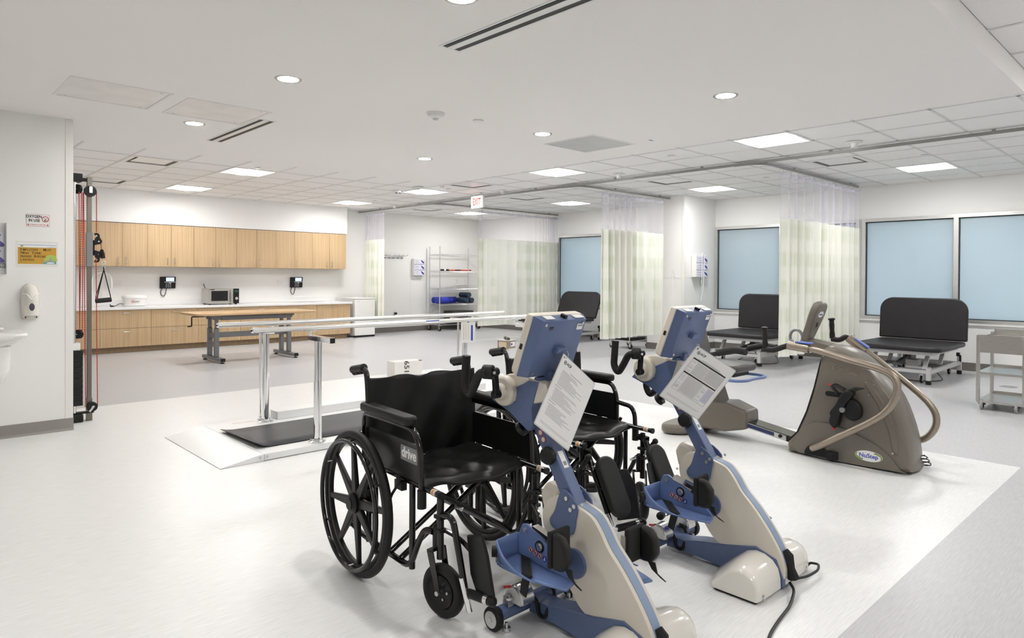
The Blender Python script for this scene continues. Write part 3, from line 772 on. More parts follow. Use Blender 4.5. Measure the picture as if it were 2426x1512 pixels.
for sy, yb, yp in ((-1, -.41, -.53), (1, .26, .387)):
    bar = part('handrail', MB().cyl((-1.52, yb, .893), (1.52, yb, .893), .0195, n=20), M['alubar'] if 'alubar' in M else mat('satin_steel_bar', (.72, .71, .69), .30, metal=.85), pb)
    for sx in (-1, 1):
        part('rail_end_cap', MB().cyl((sx * 1.52, yb, .893), (sx * 1.527, yb, .893), .0195, .016, n=20), M['chrome'], bar)
        part('cap_screw', MB().cyl((sx * 1.527, yb, .893), (sx * 1.531, yb, .893), .007, n=10), M['black'], bar)
    for sx in (-1, 1):
        x = sx * 1.08
        part('post_sleeve', MB().cyl((x, yp, PH), (x, yp, .50), .029, n=24), M['chrome'], pb)
        part('post', MB().cyl((x, yp, .50), (x, yp, .80), .026, n=24), M['chrome'], pb)
        part('post_flange', MB().lathe([(0, PH), (.062, PH), (.062, PH + .008), (.04, PH + .014), (.034, PH + .03)], (x, yp, 0), n=24), M['chrome'], pb)
        bl = MB()
        for a in range(4): bl.cyl((x + .05 * math.cos(a * PI / 2 + .7), yp + .05 * math.sin(a * PI / 2 + .7), PH), (x + .05 * math.cos(a * PI / 2 + .7), yp + .05 * math.sin(a * PI / 2 + .7), PH + .02), .009, n=8)
        part('flange_bolts', bl, M['zinc'], pb)
        y0_, y1_ = (-.75, yb - .0) if sy < 0 else (yb, .62)
        part('cross_arm', MB().box(x - .02, x + .02, min(y0_, y1_), max(y0_, y1_), .80, .84), M['chrome'], pb, bevel=.003)
        part('arm_cap', MB().box(x - .0185, x + .0185, (min(y0_, y1_) - .006) if sy < 0 else max(y0_, y1_), min(y0_, y1_) if sy < 0 else max(y0_, y1_) + .006, .8015, .8385), M['black'], pb, smooth=0)
        part('bar_stem', MB().cyl((x, yb + sy * .006, .83), (x, yb, .876), .011, n=12), M['chrome'], pb)
        part('bar_saddle', MB().box(x - .05, x + .05, yb - .012, yb + .012, .868, .876), M['zinc'], pb, bevel=.002)
        yr = -.578 if sy < 0 else .50
        rod = part('index_rod', MB().cyl((x, yr, PH), (x, yr, .50 if sy > 0 else .80), .008, n=10), M['chrome'], pb)
        if sy > 0: part('index_sleeve', MB().cyl((x, yr, .45), (x, yr, .80), .012, n=10), M['chrome'], rod)
        part('rod_foot', MB().lathe([(0, PH), (.026, PH), (.026, PH + .006), (.012, PH + .012), (.012, PH + .03)], (x, yr, 0), n=16), M['chrome'], pb)
part('box_beam', MB().box(-.97, 1.4, .405, .55, PH, .118), M['plat'], pb, bevel=.003)
lb = part('bar_label', MB().box(-.02, .12, -.4305, -.43, .884, .905), M['paper'], pb, smooth=0); part('label_band', MB().box(-.02, .12, -.4312, -.4305, .897, .905), M['sblue'], lb, smooth=0)
for x, y in ((-1.22, .5), (-.86, -.56)): part('warning_sticker', MB().box(x - .09, x + .09, y - .025, y + .025, PH, PH + .0006), mat('pale_sticker', (.78, .73, .68), .4, noise=.25, nscale=60, col2=(.62, .50, .45)), pb, smooth=0)
# hang tag on the second far post
tg = thing('hang_tag', 'white instruction tag hanging under the bars', 'tag', (4.47, 5.40, .60)); MT = frame((0, 0, 0), (.72, -.69, 0), (0, 0, 1))
part('card', MB().prism(rrect(-.075, .075, -.005, .235, .012), 0, .002, MT), M['paper'], tg); part('blue_band', MB().prism([(.03, .02), (.05, .02), (.05, .18), (.03, .18)], .002, .0026, MT), M['sblue'], tg, smooth=0)
part('print_lines', MB().prism([(-.05, .03), (-.04, .03), (-.04, .19), (-.05, .19)], .002, .0024, MT).prism([(-.025, .03), (-.018, .03), (-.018, .19), (-.025, .19)], .002, .0024, MT).prism([(0, .03), (.006, .03), (.006, .19), (0, .19)], .002, .0024, MT), mat('beige_print', (.62, .57, .48), .5), tg, smooth=0)
part('hole', MB().prism(circ(0, .215, .01, 12), .002, .0024, MT), M['black'], tg)
part('string', MB().tube([(0, 0, .222), (0, .0, .262)], .002, 6), M['white'], tg)
tg2 = thing('hang_tag', 'narrow white tag with blue band seen edge-on beside the cycle console', 'tag', (4.56, 4.56, .575)); MT = frame((0, 0, 0), (.15, -.3, 0), (0, 0, 1)); MT = frame((0, 0, 0), (.62, .38, 0), (0, 0, 1))
part('card', MB().prism(rrect(-.035, .035, 0, .20, .008), 0, .002, MT), M['paper'], tg2); part('blue_band', MB().prism([(-.005, .02), (.015, .02), (.015, .14), (-.005, .14)], -.0006, 0, MT), M['sblue'], tg2, smooth=0)

# carton on the floor behind the wheelchair
t = thing('carton', 'small white carton with handwritten number 6518 behind the front wheelchair', 'box', (4.92, 7.22, 0), -4)
part('box', MB().box(-.20, .20, -.10, .10, 0, .20), mat('white_cardboard', (.74, .72, .68), .7, noise=.06, nscale=9), t, bevel=.003)
part('tape', MB().box(-.201, .201, -.02, .02, .1995, .2008), M['paper'], t, smooth=0)
text('handwriting', '6518', .10, M['ink'], t, frame((-.03, -.1006, .10), (0, 0, -1), (1, 0, 0)), 'CENTER', .001, 1.1)
part('black_mark', MB().box(.155, .20, -.1005, -.06, .195, .2012), M['ink'], t, smooth=0)
# low pedestal with a wooden box on top
t = thing('pedestal', 'low white post with small wooden weight box on top', 'pedestal', (5.93, 6.38, 0), 12)
part('base_plate', MB().cyl((0, 0, 0), (0, 0, .012), .11, n=28), M['white'], t)
part('post', MB().cyl((0, 0, .012), (0, 0, .36), .037, n=24), M['white'], t)
bx_ = part('box', MB().box(-.085, .085, -.085, .085, .36, .46), mat('varnished_wood', (.33, .25, .17), .5, noise=.3, nscale=20), t, bevel=.004)
part('lid', MB().box(-.09, .09, -.09, .09, .46, .468), M['greylight'], t, bevel=.002)
part('label', MB().box(-.03, .07, -.0865, -.0855, .385, .445), M['paper'], t, smooth=0); part('logo', MB().cyl((-.008, -.0875, .415), (-.008, -.0863, .415), .016), M['sblue'], t)
part('side_panel', MB().box(-.0865, -.0855, -.06, .06, .375, .445), mat('pale_wood', (.55, .45, .34), .5), t, smooth=0)
for k, y in enumerate((-.045, .0, .05)): part('knob', MB().cyl((-.05 + .04 * k, y - .02, .485), (-.01 + .04 * k, y + .02, .485), .022, n=14), mat('bronze_knob', (.13, .11, .09), .4, metal=.6), t, bevel=.004)
f0 = None
for x, y, lab in ((5.60, 6.62, 'round metal floor cover near the white pedestal'), (9.3, 4.95, 'round metal floor cover beside the middle treatment table'), (9.84, 1.745, 'round metal floor cover seen under the steel cart')):
    if f0 is None: f0 = tag(part('floor_cover', MB().lathe([(0, .004), (.085, .004), (.095, 0)], n=28).lathe([(.055, .0045), (.058, .006), (.061, .0045)], n=28), M['steel'], loc=(x, y, 0)), lab, 'floor cover', 'round floor covers')
    else:
        c = f0.copy(); COL.objects.link(c); c.location = (x, y, 0); c['label'] = lab
# ================================================================== TREATMENT BAYS
def treat_table(label, loc, tilt, lift=0.0):
    t = thing('treatment_table', label, 'treatment table', loc, 0, 'black treatment tables')
    seat = MB().prism(rrect(-.80, .43, -.52, .52, .10), .403 + lift, .463 + lift)
    part('seat_pad', seat, M['darkvinyl'], t, bevel=.022, seg=4)
    a = math.radians(tilt)
    Mb = frame((.37, 0, .468 + lift), (0, -1, 0), (math.sin(a), 0, math.cos(a)))
    part('backrest', MB().prism([(-.53, 0), (.53, 0)] + [(x, y) for x, y in rrect(-.53, .53, -.1, .565, .17, 8) if y > .2], -.06, 0, Mb), M['darkvinyl'], t, bevel=.02, seg=4)
    z = .403 + lift
    part('top_frame', MB().box(-.72, .40, -.42, -.37, z - .045, z).box(-.72, .40, .37, .42, z - .045, z).box(-.72, -.68, -.37, .37, z - .045, z).box(.36, .40, -.37, .37, z - .045, z).box(-.1, -.05, -.37, .37, z - .045, z), M['greylight'], t, smooth=0)
    part('back_hinge', MB().cyl((.42, -.40, z - .01), (.42, .40, z - .01), .018), M['zinc'], t)
    part('base_rail', MB().box(-.66, .73, -.385, -.345, .125, .175), M['greylight'], t, bevel=.004); part('base_rail', MB().box(-.66, .73, .345, .385, .125, .175), M['greylight'], t, bevel=.004)
    for x in (-.66, .70): part('cross_rail', MB().box(x - .02, x + .02, -.345, .345, .13, .17), M['greylight'], t, bevel=.004)
    for x in (-.66, .73):
        for y in (-.365, .365):
            lg = part('leg', MB().box(x - .024, x + .024, y - .024, y + .024, .045, .20 if x < 0 else .24), M['greylight'], t, bevel=.003)
            part('rubber_foot', MB().box(x - .026, x + .026, y - .026, y + .026, 0, .05), M['rubber'], lg, bevel=.003)
            cx = x + (.09 if x < 0 else -.13); cyy = y - math.copysign(.10, y) * (1 if x < 0 else .9)
            cs = part('caster', MB().cyl((cx, cyy - .012, .045), (cx, cyy + .012, .045), .045, n=20), M['rubber'], t, bevel=.006)
            part('caster_fork', MB().box(cx - .018, cx + .03, cyy - .02, cyy - .015, .04, .105).box(cx - .018, cx + .03, cyy + .015, cyy + .02, .04, .105).box(cx - .018, cx + .03, cyy - .02, cyy + .02, .10, .11), M['zinc'], cs)
            part('caster_stem', MB().cyl((cx + .015, cyy, .105), (cx + .015, cyy, .17), .012), M['zinc'], cs)
            part('caster_hub', MB().cyl((cx, cyy - .014, .045), (cx, cyy + .014, .045), .02, n=12), M['greylight'], cs)
    for y in (-.30, .30):
        part('lift_arm', MB().beam((-.60, y, .16), (-.42, y, z - .03), .03, .045, (0, 1, 0)), M['greylight'], t); part('lift_arm', MB().beam((.05, y, .16), (.24, y, z - .03), .03, .045, (0, 1, 0)), M['greylight'], t)
    part('torsion_tube', MB().cyl((-.60, -.33, .16), (-.60, .33, .16), .02), M['greypaint'], t); part('torsion_tube', MB().cyl((.05, -.33, .16), (.05, .33, .16), .02), M['greypaint'], t)
    part('actuator', MB().cyl((-.52, .05, .20), (.10, .05, .27), .03).box(-.05, .16, 0, .10, .20, .30), M['greypaint'], t)
    part('control_box', MB().box(-.35, -.20, -.16, -.02, .18, .26), M['greylight'], t, bevel=.006)
    part('pedal', MB().box(.71, .75, -.37, -.33, .24, .29).box(.70, .72, -.39, -.37, .16, .26), M['black'], t, bevel=.004)
    part('cable', MB().tube(bend([(.2, -.1, .2), (.1, -.3, .02), (-.2, -.42, .006), (-.5, -.2, .006), (-.3, .2, .006), (.1, .3, .006)], .2, 6), .005, 6), M['black'], t)
    return t
t1 = treat_table('black treatment table with raised back by the double window, nearest the steel cart', (9.95, 2.81, 0), 4)
treat_table('black treatment table half hidden by the pale green curtain, by the middle window', (9.98, 4.98, 0), 4)
treat_table('black treatment table with reclined back by the farthest window', (10.02, 9.13, 0), 22)

# ------------------------------------------------------------------ privacy curtains
def curtain_mats():
    m = bpy.data.materials.new('green_curtain_fabric'); m.use_nodes = True
    nt = m.node_tree; b = nt.nodes['Principled BSDF']; b.inputs['Roughness'].default_value = .8
    uv = nt.nodes.new('ShaderNodeUVMap'); sp = nt.nodes.new('ShaderNodeSeparateXYZ'); nt.links.new(uv.outputs[0], sp.inputs[0])
    def noise(sc, st, det=3):
        mp = nt.nodes.new('ShaderNodeMapping'); mp.inputs['Scale'].default_value = st; nt.links.new(uv.outputs[0], mp.inputs[0])
        n = nt.nodes.new('ShaderNodeTexNoise'); n.inputs['Scale'].default_value = sc; n.inputs['Detail'].default_value = det; nt.links.new(mp.outputs[0], n.inputs[0]); return n.outputs[0]
    def math_(op, a, b_=None, v=None):
        n = nt.nodes.new('ShaderNodeMath'); n.operation = op; nt.links.new(a, n.inputs[0])
        if b_ is not None: nt.links.new(b_, n.inputs[1])
        elif v is not None: n.inputs[1].default_value = v
        return n.outputs[0]
    def step(x, lo, hi):
        n = nt.nodes.new('ShaderNodeMapRange'); n.interpolation_type = 'SMOOTHSTEP'; n.inputs[1].default_value = lo; n.inputs[2].default_value = hi; nt.links.new(x, n.inputs[0]); return n.outputs[0]
    band = step(math_('SINE', math_('MULTIPLY', sp.outputs[1], v=2 * PI / .36)), -.7, .7)
    blk = step(noise(1, (3.4, .25, 1), 2), .38, .62)
    fine = noise(1, (110, 1.0, 1), 5)
    mask = math_('MULTIPLY', math_('ADD', math_('MULTIPLY', band, blk), math_('MULTIPLY', blk, v=.35)), step(fine, .36, .66))
    mx = nt.nodes.new('ShaderNodeMix'); mx.data_type = 'RGBA'; nt.links.new(mask, mx.inputs[0])
    mx.inputs[6].default_value = (.82, .815, .745, 1); mx.inputs[7].default_value = (.61, .655, .50, 1)
    nt.links.new(mx.outputs[2], b.inputs['Base Color'])
    n = bpy.data.materials.new('curtain_netting'); n.use_nodes = True; nt = n.node_tree; nt.nodes.clear()
    out = nt.nodes.new('ShaderNodeOutputMaterial'); tp = nt.nodes.new('ShaderNodeBsdfTransparent'); df = nt.nodes.new('ShaderNodeBsdfDiffuse'); df.inputs[0].default_value = (.80, .77, .88, 1)
    ms = nt.nodes.new('ShaderNodeMixShader'); ms.inputs[0].default_value = .25
    nt.links.new(tp.outputs[0], ms.inputs[1]); nt.links.new(df.outputs[0], ms.inputs[2]); nt.links.new(ms.outputs[0], out.inputs[0])
    return m, n
M['curtain'], M['net'] = curtain_mats()
M['hem'] = mat('netting_hem', (.80, .78, .86), .7)
def curtain(label, p0, p1, ztop, zseam, zbot, folds, amp, bunch, seed):
    """p0->p1 in plan; bunch(u)->local fold amplitude factor 0..1"""
    rnd = random.Random(seed)
    p0 = V((p0[0], p0[1], 0)); p1 = V((p1[0], p1[1], 0)); d = p1 - p0; L = d.length; d.normalize(); nrm = V((-d.y, d.x, 0))
    t = thing('privacy_curtain', label, 'curtain', (p0.x, p0.y, 0), 0, 'pale green privacy curtains')
    N = max(60, int(folds * 16))
    # fold phase advances faster where bunched
    ph = [0.0]; jit = [rnd.uniform(.75, 1.25) for _ in range(200)]
    for i in range(N): ph.append(ph[-1] + (.15 + bunch((i + .5) / N)))
    sc = folds / ph[-1]; ph = [p * sc for p in ph]
    def path(i, z):
        u = i / N; f = ph[i]; a = amp * (.12 + .88 * bunch(u)) * jit[int(f) % 200] * (.75 + .35 * (1 - z))
        off = math.sin(2 * PI * f) + .25 * math.sin(4 * PI * f + seed)
        along = u * L + .35 * a * math.sin(4 * PI * f)
        return d * along + nrm * (a * off)
    def surf(z0, z1, nz):
        m = MB(); uvs = []
        arc = [0.0]
        for i in range(N): arc.append(arc[-1] + (path(i + 1, .5) - path(i, .5)).length)
        for i in range(N + 1):
            for j in range(nz + 1):
                s_ = j / nz; z = z0 + (z1 - z0) * s_
                q = path(i, (z - zbot) / (ztop - zbot)); m.v.append(V((q.x, q.y, z))); uvs.append((arc[i] + seed * 1.7, z))
        m.f = [(i * (nz + 1) + j, (i + 1) * (nz + 1) + j, (i + 1) * (nz + 1) + j + 1, i * (nz + 1) + j + 1) for i in range(N) for j in range(nz)]
        me = m.mesh('cloth', 180); ul = me.uv_layers.new(name='UVMap')
        for lp in me.loops: ul.data[lp.index].uv = uvs[lp.vertex_index]
        return me
    part('fabric', surf(zbot, zseam, 8), M['curtain'], t)
    part('netting', surf(zseam, ztop - .03, 3), M['net'], t)
    part('top_hem', surf(ztop - .075, ztop - .03, 1), M['hem'], t)
    k = max(6, int(L / .12))
    for i in range(k + 1):
        q = path(int(i / k * N), 1.0); part('hook', MB().tube([(q.x, q.y, ztop - .04), (q.x + .004, q.y, ztop - .015), (q.x, q.y, ztop + .013)], .003, 5), M['zinc'], t) if i < 40 else None
TZ = ZC - .03 - .014 - .016
curtain('pale green curtain bunched beside the refrigerator at the far left', (7.725, 12.90), (7.705, 12.08), TZ - .004, 2.06, .33, 7, .03, lambda u: 1 if u < .6 else .55, 1)
curtain('wide flat pale green curtain beside the wire shelving', (8.80, 10.32), (11.10, 10.32), TZ, 2.06, .28, 15, .055, lambda u: .06 + .9 * max(0, (u - .62) / .38) ** 1.2 + (.5 if u < .05 else 0), 2)
curtain('pale green curtain hanging at the wall column', (8.26, 6.70), (9.95, 6.70), TZ, 2.045, .305, 9, .06, lambda u: .9 if u < .55 else .45, 3)
curtain('pale green curtain in front of the middle window, nearest the stepper', (8.20, 3.81), (10.86, 3.81), TZ, 2.05, .29, 11, .06, lambda u: .55 + .4 * math.sin(u * 9) ** 2, 4)

# ------------------------------------------------------------------ wire shelving on casters
rk = thing('wire_shelving', 'chrome wire shelving unit on casters against the back wall', 'shelving', (10.12, 12.75, 0))
RX, RY = .595, .20
for sx in (-1, 1):
    for sy in (-1, 1):
        p = part('post', MB().cyl((sx * RX, sy * RY, .125), (sx * RX, sy * RY, 1.99), .0125, n=12), M['zinc'], rk)
        w_ = part('caster', MB().cyl((sx * RX - .016, sy * RY, .062), (sx * RX + .016, sy * RY, .062), .062, n=20), M['rubber'], rk, bevel=.008)
        part('caster_hub', MB().cyl((sx * RX - .018, sy * RY, .062), (sx * RX + .018, sy * RY, .062), .034, n=14), mat('tan_hub', (.35, .29, .2), .5) if 'tanhub' not in M else M['tanhub'], w_)
        part('caster_fork', MB().box(sx * RX - .026, sx * RX - .02, sy * RY - .02, sy * RY + .02, .05, .13).box(sx * RX + .02, sx * RX + .026, sy * RY - .02, sy * RY + .02, .05, .13).box(sx * RX - .026, sx * RX + .026, sy * RY - .02, sy * RY + .02, .125, .132), M['zinc'], w_)
def wire_shelf(z):
    m = MB()
    for y in (-RY, RY):
        for dz in (0, .028): m.cyl((-RX, y, z - dz), (RX, y, z - dz), .0035, n=6)
        for k in range(24):
            x = -RX + 2 * RX * k / 24; m.cyl((x, y, z - .028), (x + RX / 24, y, z), .0022, n=4).cyl((x + RX / 24, y, z), (x + RX / 12, y, z - .028), .0022, n=4)
    for x in (-RX, 0, RX):
        for dz in (0, .028): m.cyl((x, -RY, z - dz), (x, RY, z - dz), .0035, n=6)
    for k in range(25): x = -RX + .02 + (2 * RX - .04) * k / 24; m.cyl((x, -RY, z + .003), (x, RY, z + .003), .0022, n=4)
    return m
for z in (1.80, 1.41, 1.0, .63): part('shelf', wire_shelf(z), M['zinc'], rk)
part('bottom_frame', MB().box(-RX, RX, -RY, -RY + .02, .13, .145).box(-RX, RX, RY - .02, RY, .13, .145).box(-RX, -RX + .02, -RY, RY, .13, .145).box(RX - .02, RX, -RY, RY, .13, .145), M['zinc'], rk, smooth=0)
M['bagblue'] = mat('bright_blue_vinyl', (.012, .03, .42), .3, noise=.2, nscale=12); M['navy'] = mat('navy_vinyl', (.02, .045, .10), .35, noise=.15, nscale=12)
SZ = .6385
for k, (x0_, x1_, y_, lab) in enumerate(((9.56, 9.80, 12.60, 'bright blue roll bag at the left end of the shelf'), (9.58, 10.04, 12.757, 'bright blue roll bag in the middle of three'), (9.60, 10.29, 12.912, 'bright blue roll bag next to the navy rolls'))):
    t = thing('roll_bag', lab, 'bag', (x1_, y_, SZ + .077), 0, 'blue roll bags on the wire shelf')
    part('body', MB().cyl((x0_ - x1_, 0, 0), (0, 0, 0), .075, n=28), M['bagblue'], t, bevel=.016)
    part('handle', MB().tube([(.002, -.035, -.02), (.022, -.03, .02), (.026, 0, .03), (.022, .03, .01), (.002, .035, -.03)], .009, 6), M['black'], t)
for k, (x, z, lab) in enumerate(((10.385, SZ + .066, 'navy bolster roll on the shelf beside the blue bags'), (10.54, SZ + .066, 'navy bolster roll at the shelf end by the curtain'), (10.45, SZ + .196, 'navy bolster roll lying on top of the other two'))):
    t = thing('bolster', lab, 'bolster', (x, 12.75, z), 0, 'navy bolsters on the wire shelf'); r = .064; dx = -.0
    part('cover', MB().cyl((dx, .17, 0), (0, -.17, 0), r, n=28), M['navy'], t, bevel=.006)
    part('end_seam', MB().torus((0, -.171, 0), (0, -1, 0), r - .008, .003, 28, 6), M['black'], t)
t = thing('foam_bar', 'long red foam bar lying on the second wire shelf', 'foam bar', (10.10, 12.66, 1.4155 + .018))
part('bar', MB().cyl((-.33, 0, 0), (.42, 0, 0), .018, n=14), mat('salmon_foam', (.62, .13, .09), .6), t); part('print_band', MB().cyl((-.05, 0, 0), (.12, 0, 0), .0185, n=14), mat('dark_red_print', (.12, .03, .03), .6), t); part('end_cap', MB().cyl((.42, 0, 0), (.45, 0, 0), .019, n=14), M['black'], t)
t = thing('resistance_bar', 'short black and white bar on the second wire shelf', 'bar', (9.72, 12.64, 1.4155 + .02)); part('bar', MB().cyl((-.11, 0, 0), (.11, -.03, 0), .02, n=14), M['black'], t); part('band', MB().cyl((-.02, -.014, 0), (.03, -.02, 0), .0205, n=14), M['white'], t)
mc = [(.55, .45, .40), (.62, .62, .6), (.4, .25, .22), (.3, .34, .33), (.68, .6, .52)]
for k, lab in enumerate(('magazine at the left end of the third wire shelf', 'pale magazine lying across the others on the third shelf', 'reddish magazine in the middle of the third shelf pile', 'dark magazine at the back of the third shelf pile', 'tan magazine at the right end of the third shelf pile')):
    x = 9.99 + .135 * k; t = thing('magazine', lab, 'magazine', (x, 12.70 + .03 * (k % 2), 1.0065 + .013 * k), [12, -20, 8, 25, -8][k], 'magazines on the wire shelf')
    part('pages', MB().grid(lambda u, v: (-.11 + .22 * u, -.14 + .28 * v, .004 + .014 * math.sin(PI * u) * .6), 6, 1), M['paper'], t).modifiers.new('t', 'SOLIDIFY').thickness = .006
    part('cover', MB().grid(lambda u, v: (-.11 + .22 * u, -.14 + .28 * v, .0075 + .014 * math.sin(PI * u) * .6), 6, 1), mat('magazine_cover', mc[k], .4, noise=.5, nscale=18), t)
for k, (z, w_, lab) in enumerate(((.146, .52, 'lowest black folded mat under the wire shelving'), (.252, .52, 'middle black folded mat under the wire shelving'), (.358, .50, 'topmost black folded mat under the wire shelving'))):
    t = thing('folded_mat', lab, 'mat', (10.22, 12.74, z), 0, 'folded mats on the bottom of the shelving'); part('pad', MB().box(-.30, .36, -.17, .17, 0, .10), mat('black_mat_vinyl', (.035, .033, .03), .35, noise=.3, nscale=8), t, bevel=.014, seg=3)
    part('seam', MB().box(-.301, .361, -.171, .171, .046, .054), M['black'], t, smooth=0)

# wall rack with prongs
t = thing('wall_rack', 'chrome wall rack with prongs beside the bunched curtain', 'rack', (8.50, YB, 1.74))
part('back_rail', MB().box(-.30, .32, -.02, 0, -.035, .02), M['zinc'], t, bevel=.003)
for k in range(6):
    x = -.28 + .115 * k; pr = part('prong', MB().tube(bend([(x, -.01, .0), (x, -.24, .012), (x, -.27, .04)], .02, 3), .006, 6), M['zinc'], t); part('peg_stop', MB().cyl((x - .02, -.02, -.04), (x + .02, -.02, -.04), .008, n=8), M['black'], pr)

# glove box holders: white wire holder with three glove boxes
M['glovebox'] = mat('glove_carton', (.74, .73, .84), .45)
def gloves(x, y, z, W, H, label, D=.10):
    t = thing('glove_holder', label, 'glove holder', (x, y, z), 0, 'glove box holders')
    part('holder', MB().box(-W / 2 - .004, W / 2 + .004, -.004, 0, 0, H).box(-W / 2 - .004, -W / 2, -D, 0, 0, H).box(W / 2, W / 2 + .004, -D, 0, 0, H).box(-W / 2, W / 2, -D, 0, -.004, 0), M['white'], t, smooth=0)
    h = H / 3
    for k in range(3):
        b = part('glove_box', MB().box(-W / 2 + .003, W / 2 - .003, -D, -.006, k * h + .004, (k + 1) * h - .003), M['glovebox'], t, bevel=.002)
        part('hand_print', MB().prism([(W * .14, h * .86), (W * .26, h * .70), (W * .42, h * .5), (W * .46, h * .16), (W * .36, h * .2), (W * .22, h * .46), (W * .17, h * .66)], D, D + .0008, frame((0, 0, k * h), (1, 0, 0), (0, 0, 1))), mat('glove_blue', (.05, .05, .30), .4) if 'gblue' not in M else M['gblue'], b, smooth=0)
        part('box_print', MB().box(-W * .4, -W * .1, -D - .0006, -D, k * h + h * .62, k * h + h * .68).box(-W * .4, -W * .05, -D - .0006, -D, k * h + h * .3, k * h + h * .34), M['greyink'], b, smooth=0)
    return t
gloves(9.23, YB, 1.30, .29, .39, 'wall holder with three glove boxes beside the wire shelving')
gc = gloves(10.54, CYA, 1.30, .38, .37, 'wall holder with three glove boxes and a cord on the column')
gc2 = thing('call_cord', 'white nurse-call cord hanging over the glove holder on the column', 'cord', (10.50, CYA - .14, 1.66))
part('loop', MB().tube(bend([(.0, .0, .06), (-.02, .0, .05), (-.04, 0, 0), (-.04, 0, -.6)], .03, 4), .005, 6), M['white'], gc2); part('cord', MB().tube(bend([(.0, .0, .06), (.04, 0, .04), (.05, 0, -.1), (.03, .02, -.62), (.0, .03, -.70)], .06, 4), .006, 6), M['white'], gc2); part('pull', MB().cyl((0, .03, -.78), (0, .03, -.70), .009), M['white'], gc2)
t = thing('switch_plate', 'beige switch plate just under the glove holder on the column', 'switch', (10.665, CYA, 1.21)); part('plate', MB().box(-.04, .04, -.007, 0, -.065, .065), mat('beige_plate', (.66, .63, .52), .4), t, bevel=.003); part('rocker', MB().box(-.016, .016, -.011, -.007, -.035, .035), M['white'], t, bevel=.002)
outlet(CX - .001, 6.60, 1.365, 'single outlet with white cord on the front of the column', (-1, 0, 0), .08, .13, 1, 'white wall outlets')
tag(part('white_cord', MB().tube(bend([(CX - .014, 6.60, 1.35), (CX - .03, 6.60, 1.2), (CX - .02, 6.56, .7), (CX - .03, 6.50, .02)], .1, 5), .005, 6), M['white']), 'white cord hanging from the column outlet to the floor', 'cord')
outlet(10.44, YB, 1.165, 'white outlet seen through the shelving, left one', W=.075, n=1); outlet(10.71, YB, 1.165, 'white outlet seen through the shelving, right one', W=.075, n=1); 
t = outlet(8.62, YB, .44, 'low wall outlet with a black plug left of the shelving', W=.08, H=.12, n=1)
part('plug', MB().box(-.022, .022, -.06, -.006, -.035, .01).tube(bend([(0, -.05, -.02), (-.06, -.07, -.05), (-.16, -.06, -.09), (-.25, -.05, -.11)], .05, 4), .006, 6), M['black'], t)

# wire trolley seen below the column curtain
t = thing('wire_trolley', 'chrome wire trolley whose base and casters show under the column curtain', 'trolley', (10.02, 7.46, 0), 0)
sx_, sy_ = .26, .21
for x in (-sx_, sx_):
    for y in (-sy_, sy_):
        c = part('caster', MB().cyl((x - .014, y, .045), (x + .014, y, .045), .045, n=18), M['rubber'], t, bevel=.006); part('caster_fork', MB().box(x - .022, x - .017, y - .018, y + .018, .04, .1).box(x + .017, x + .022, y - .018, y + .018, .04, .1).box(x - .022, x + .022, y - .018, y + .018, .096, .102), M['zinc'], c)
        part('post', MB().tube(bend([(x, y, .10), (x * 1.1, y, .14), (x * 1.02, y, .9)], .03, 3), .01, 8), M['zinc'], t)
for z in (.14, .24, .62): 
    m = MB().tube([(-sx_, -sy_, z), (sx_, -sy_, z), (sx_, sy_, z), (-sx_, sy_, z)], .006, 6, closed=True)
    for k in range(8): m.cyl((-sx_ + .065 * (k + .5), -sy_, z), (-sx_ + .065 * (k + .5), sy_, z), .0025, n=4)
    part('shelf', m, M['zinc'], t)
part('black_tray', MB().box(-.24, .22, -.19, .19, .147, .20), M['black'], t, bevel=.01)

# stainless steel cart at the right edge
t = thing('steel_cart', 'stainless steel instrument cart cut by the right edge of the picture', 'cart', (7.91, 1.67, 0))
W_, D_ = .40, .62           # along -y, along +x
for x in (.0, D_ - .03):
    for y in (-W_, -.03):
        part('upright', MB().box(x, x + .03, y, y + .03, .085, .742), M['steel'], t, bevel=.002)
        cx, cy_ = x + .015 + (.02 if x < .1 else -.02), y + .015 + (-.03 if y > -.1 else .06)
        c = part('caster', MB().cyl((cx, cy_ - .013, .05), (cx, cy_ + .013, .05), .05, n=22), mat('grey_tyre', (.33, .33, .33), .5) if 'gt' not in M else M['gt'], t, bevel=.008)
        part('caster_hub', MB().cyl((cx, cy_ - .015, .05), (cx, cy_ + .015, .05), .033, n=18), M['black'], c); part('caster_fork', MB().beam((cx, cy_ - .017, .05), (cx + .02, cy_ - .017, .09), .004, .03, (0, 1, 0)).beam((cx, cy_ + .017, .05), (cx + .02, cy_ + .017, .09), .004, .03, (0, 1, 0)).box(cx - .01, cx + .045, cy_ - .022, cy_ + .022, .084, .09), M['zinc'], c)
part('tray', MB().box(0, D_, -W_, 0, .70, .705), M['steel'], t, smooth=0)
part('apron', MB().box(.001, .006, -W_ + .03, -.03, .567, .742), M['steel'], t, smooth=0)
part('tray_back', MB().box(D_ - .006, D_ - .001, -W_ + .03, -.03, .70, .77), M['steel'], t, smooth=0)
part('side_rail', MB().box(.03, D_ - .03, -.03, -.025, .70, .725), M['steel'], t, smooth=0)
for z in (.37, .09): part('shelf', MB().box(.003, D_ - .003, -W_ + .003, -.003, z, z + .004).box(.003, .007, -W_ + .003, -.003, z - .018, z).box(D_ - .007, D_ - .003, -W_ + .003, -.003, z - .018, z + .03).box(.03, D_ - .03, -.007, -.003, z - .018, z), M['steel'], t, smooth=0)
part('rivet', MB().cyl((.0025, -.2, .08), (.001, -.2, .08), .006), M['zinc'], t)
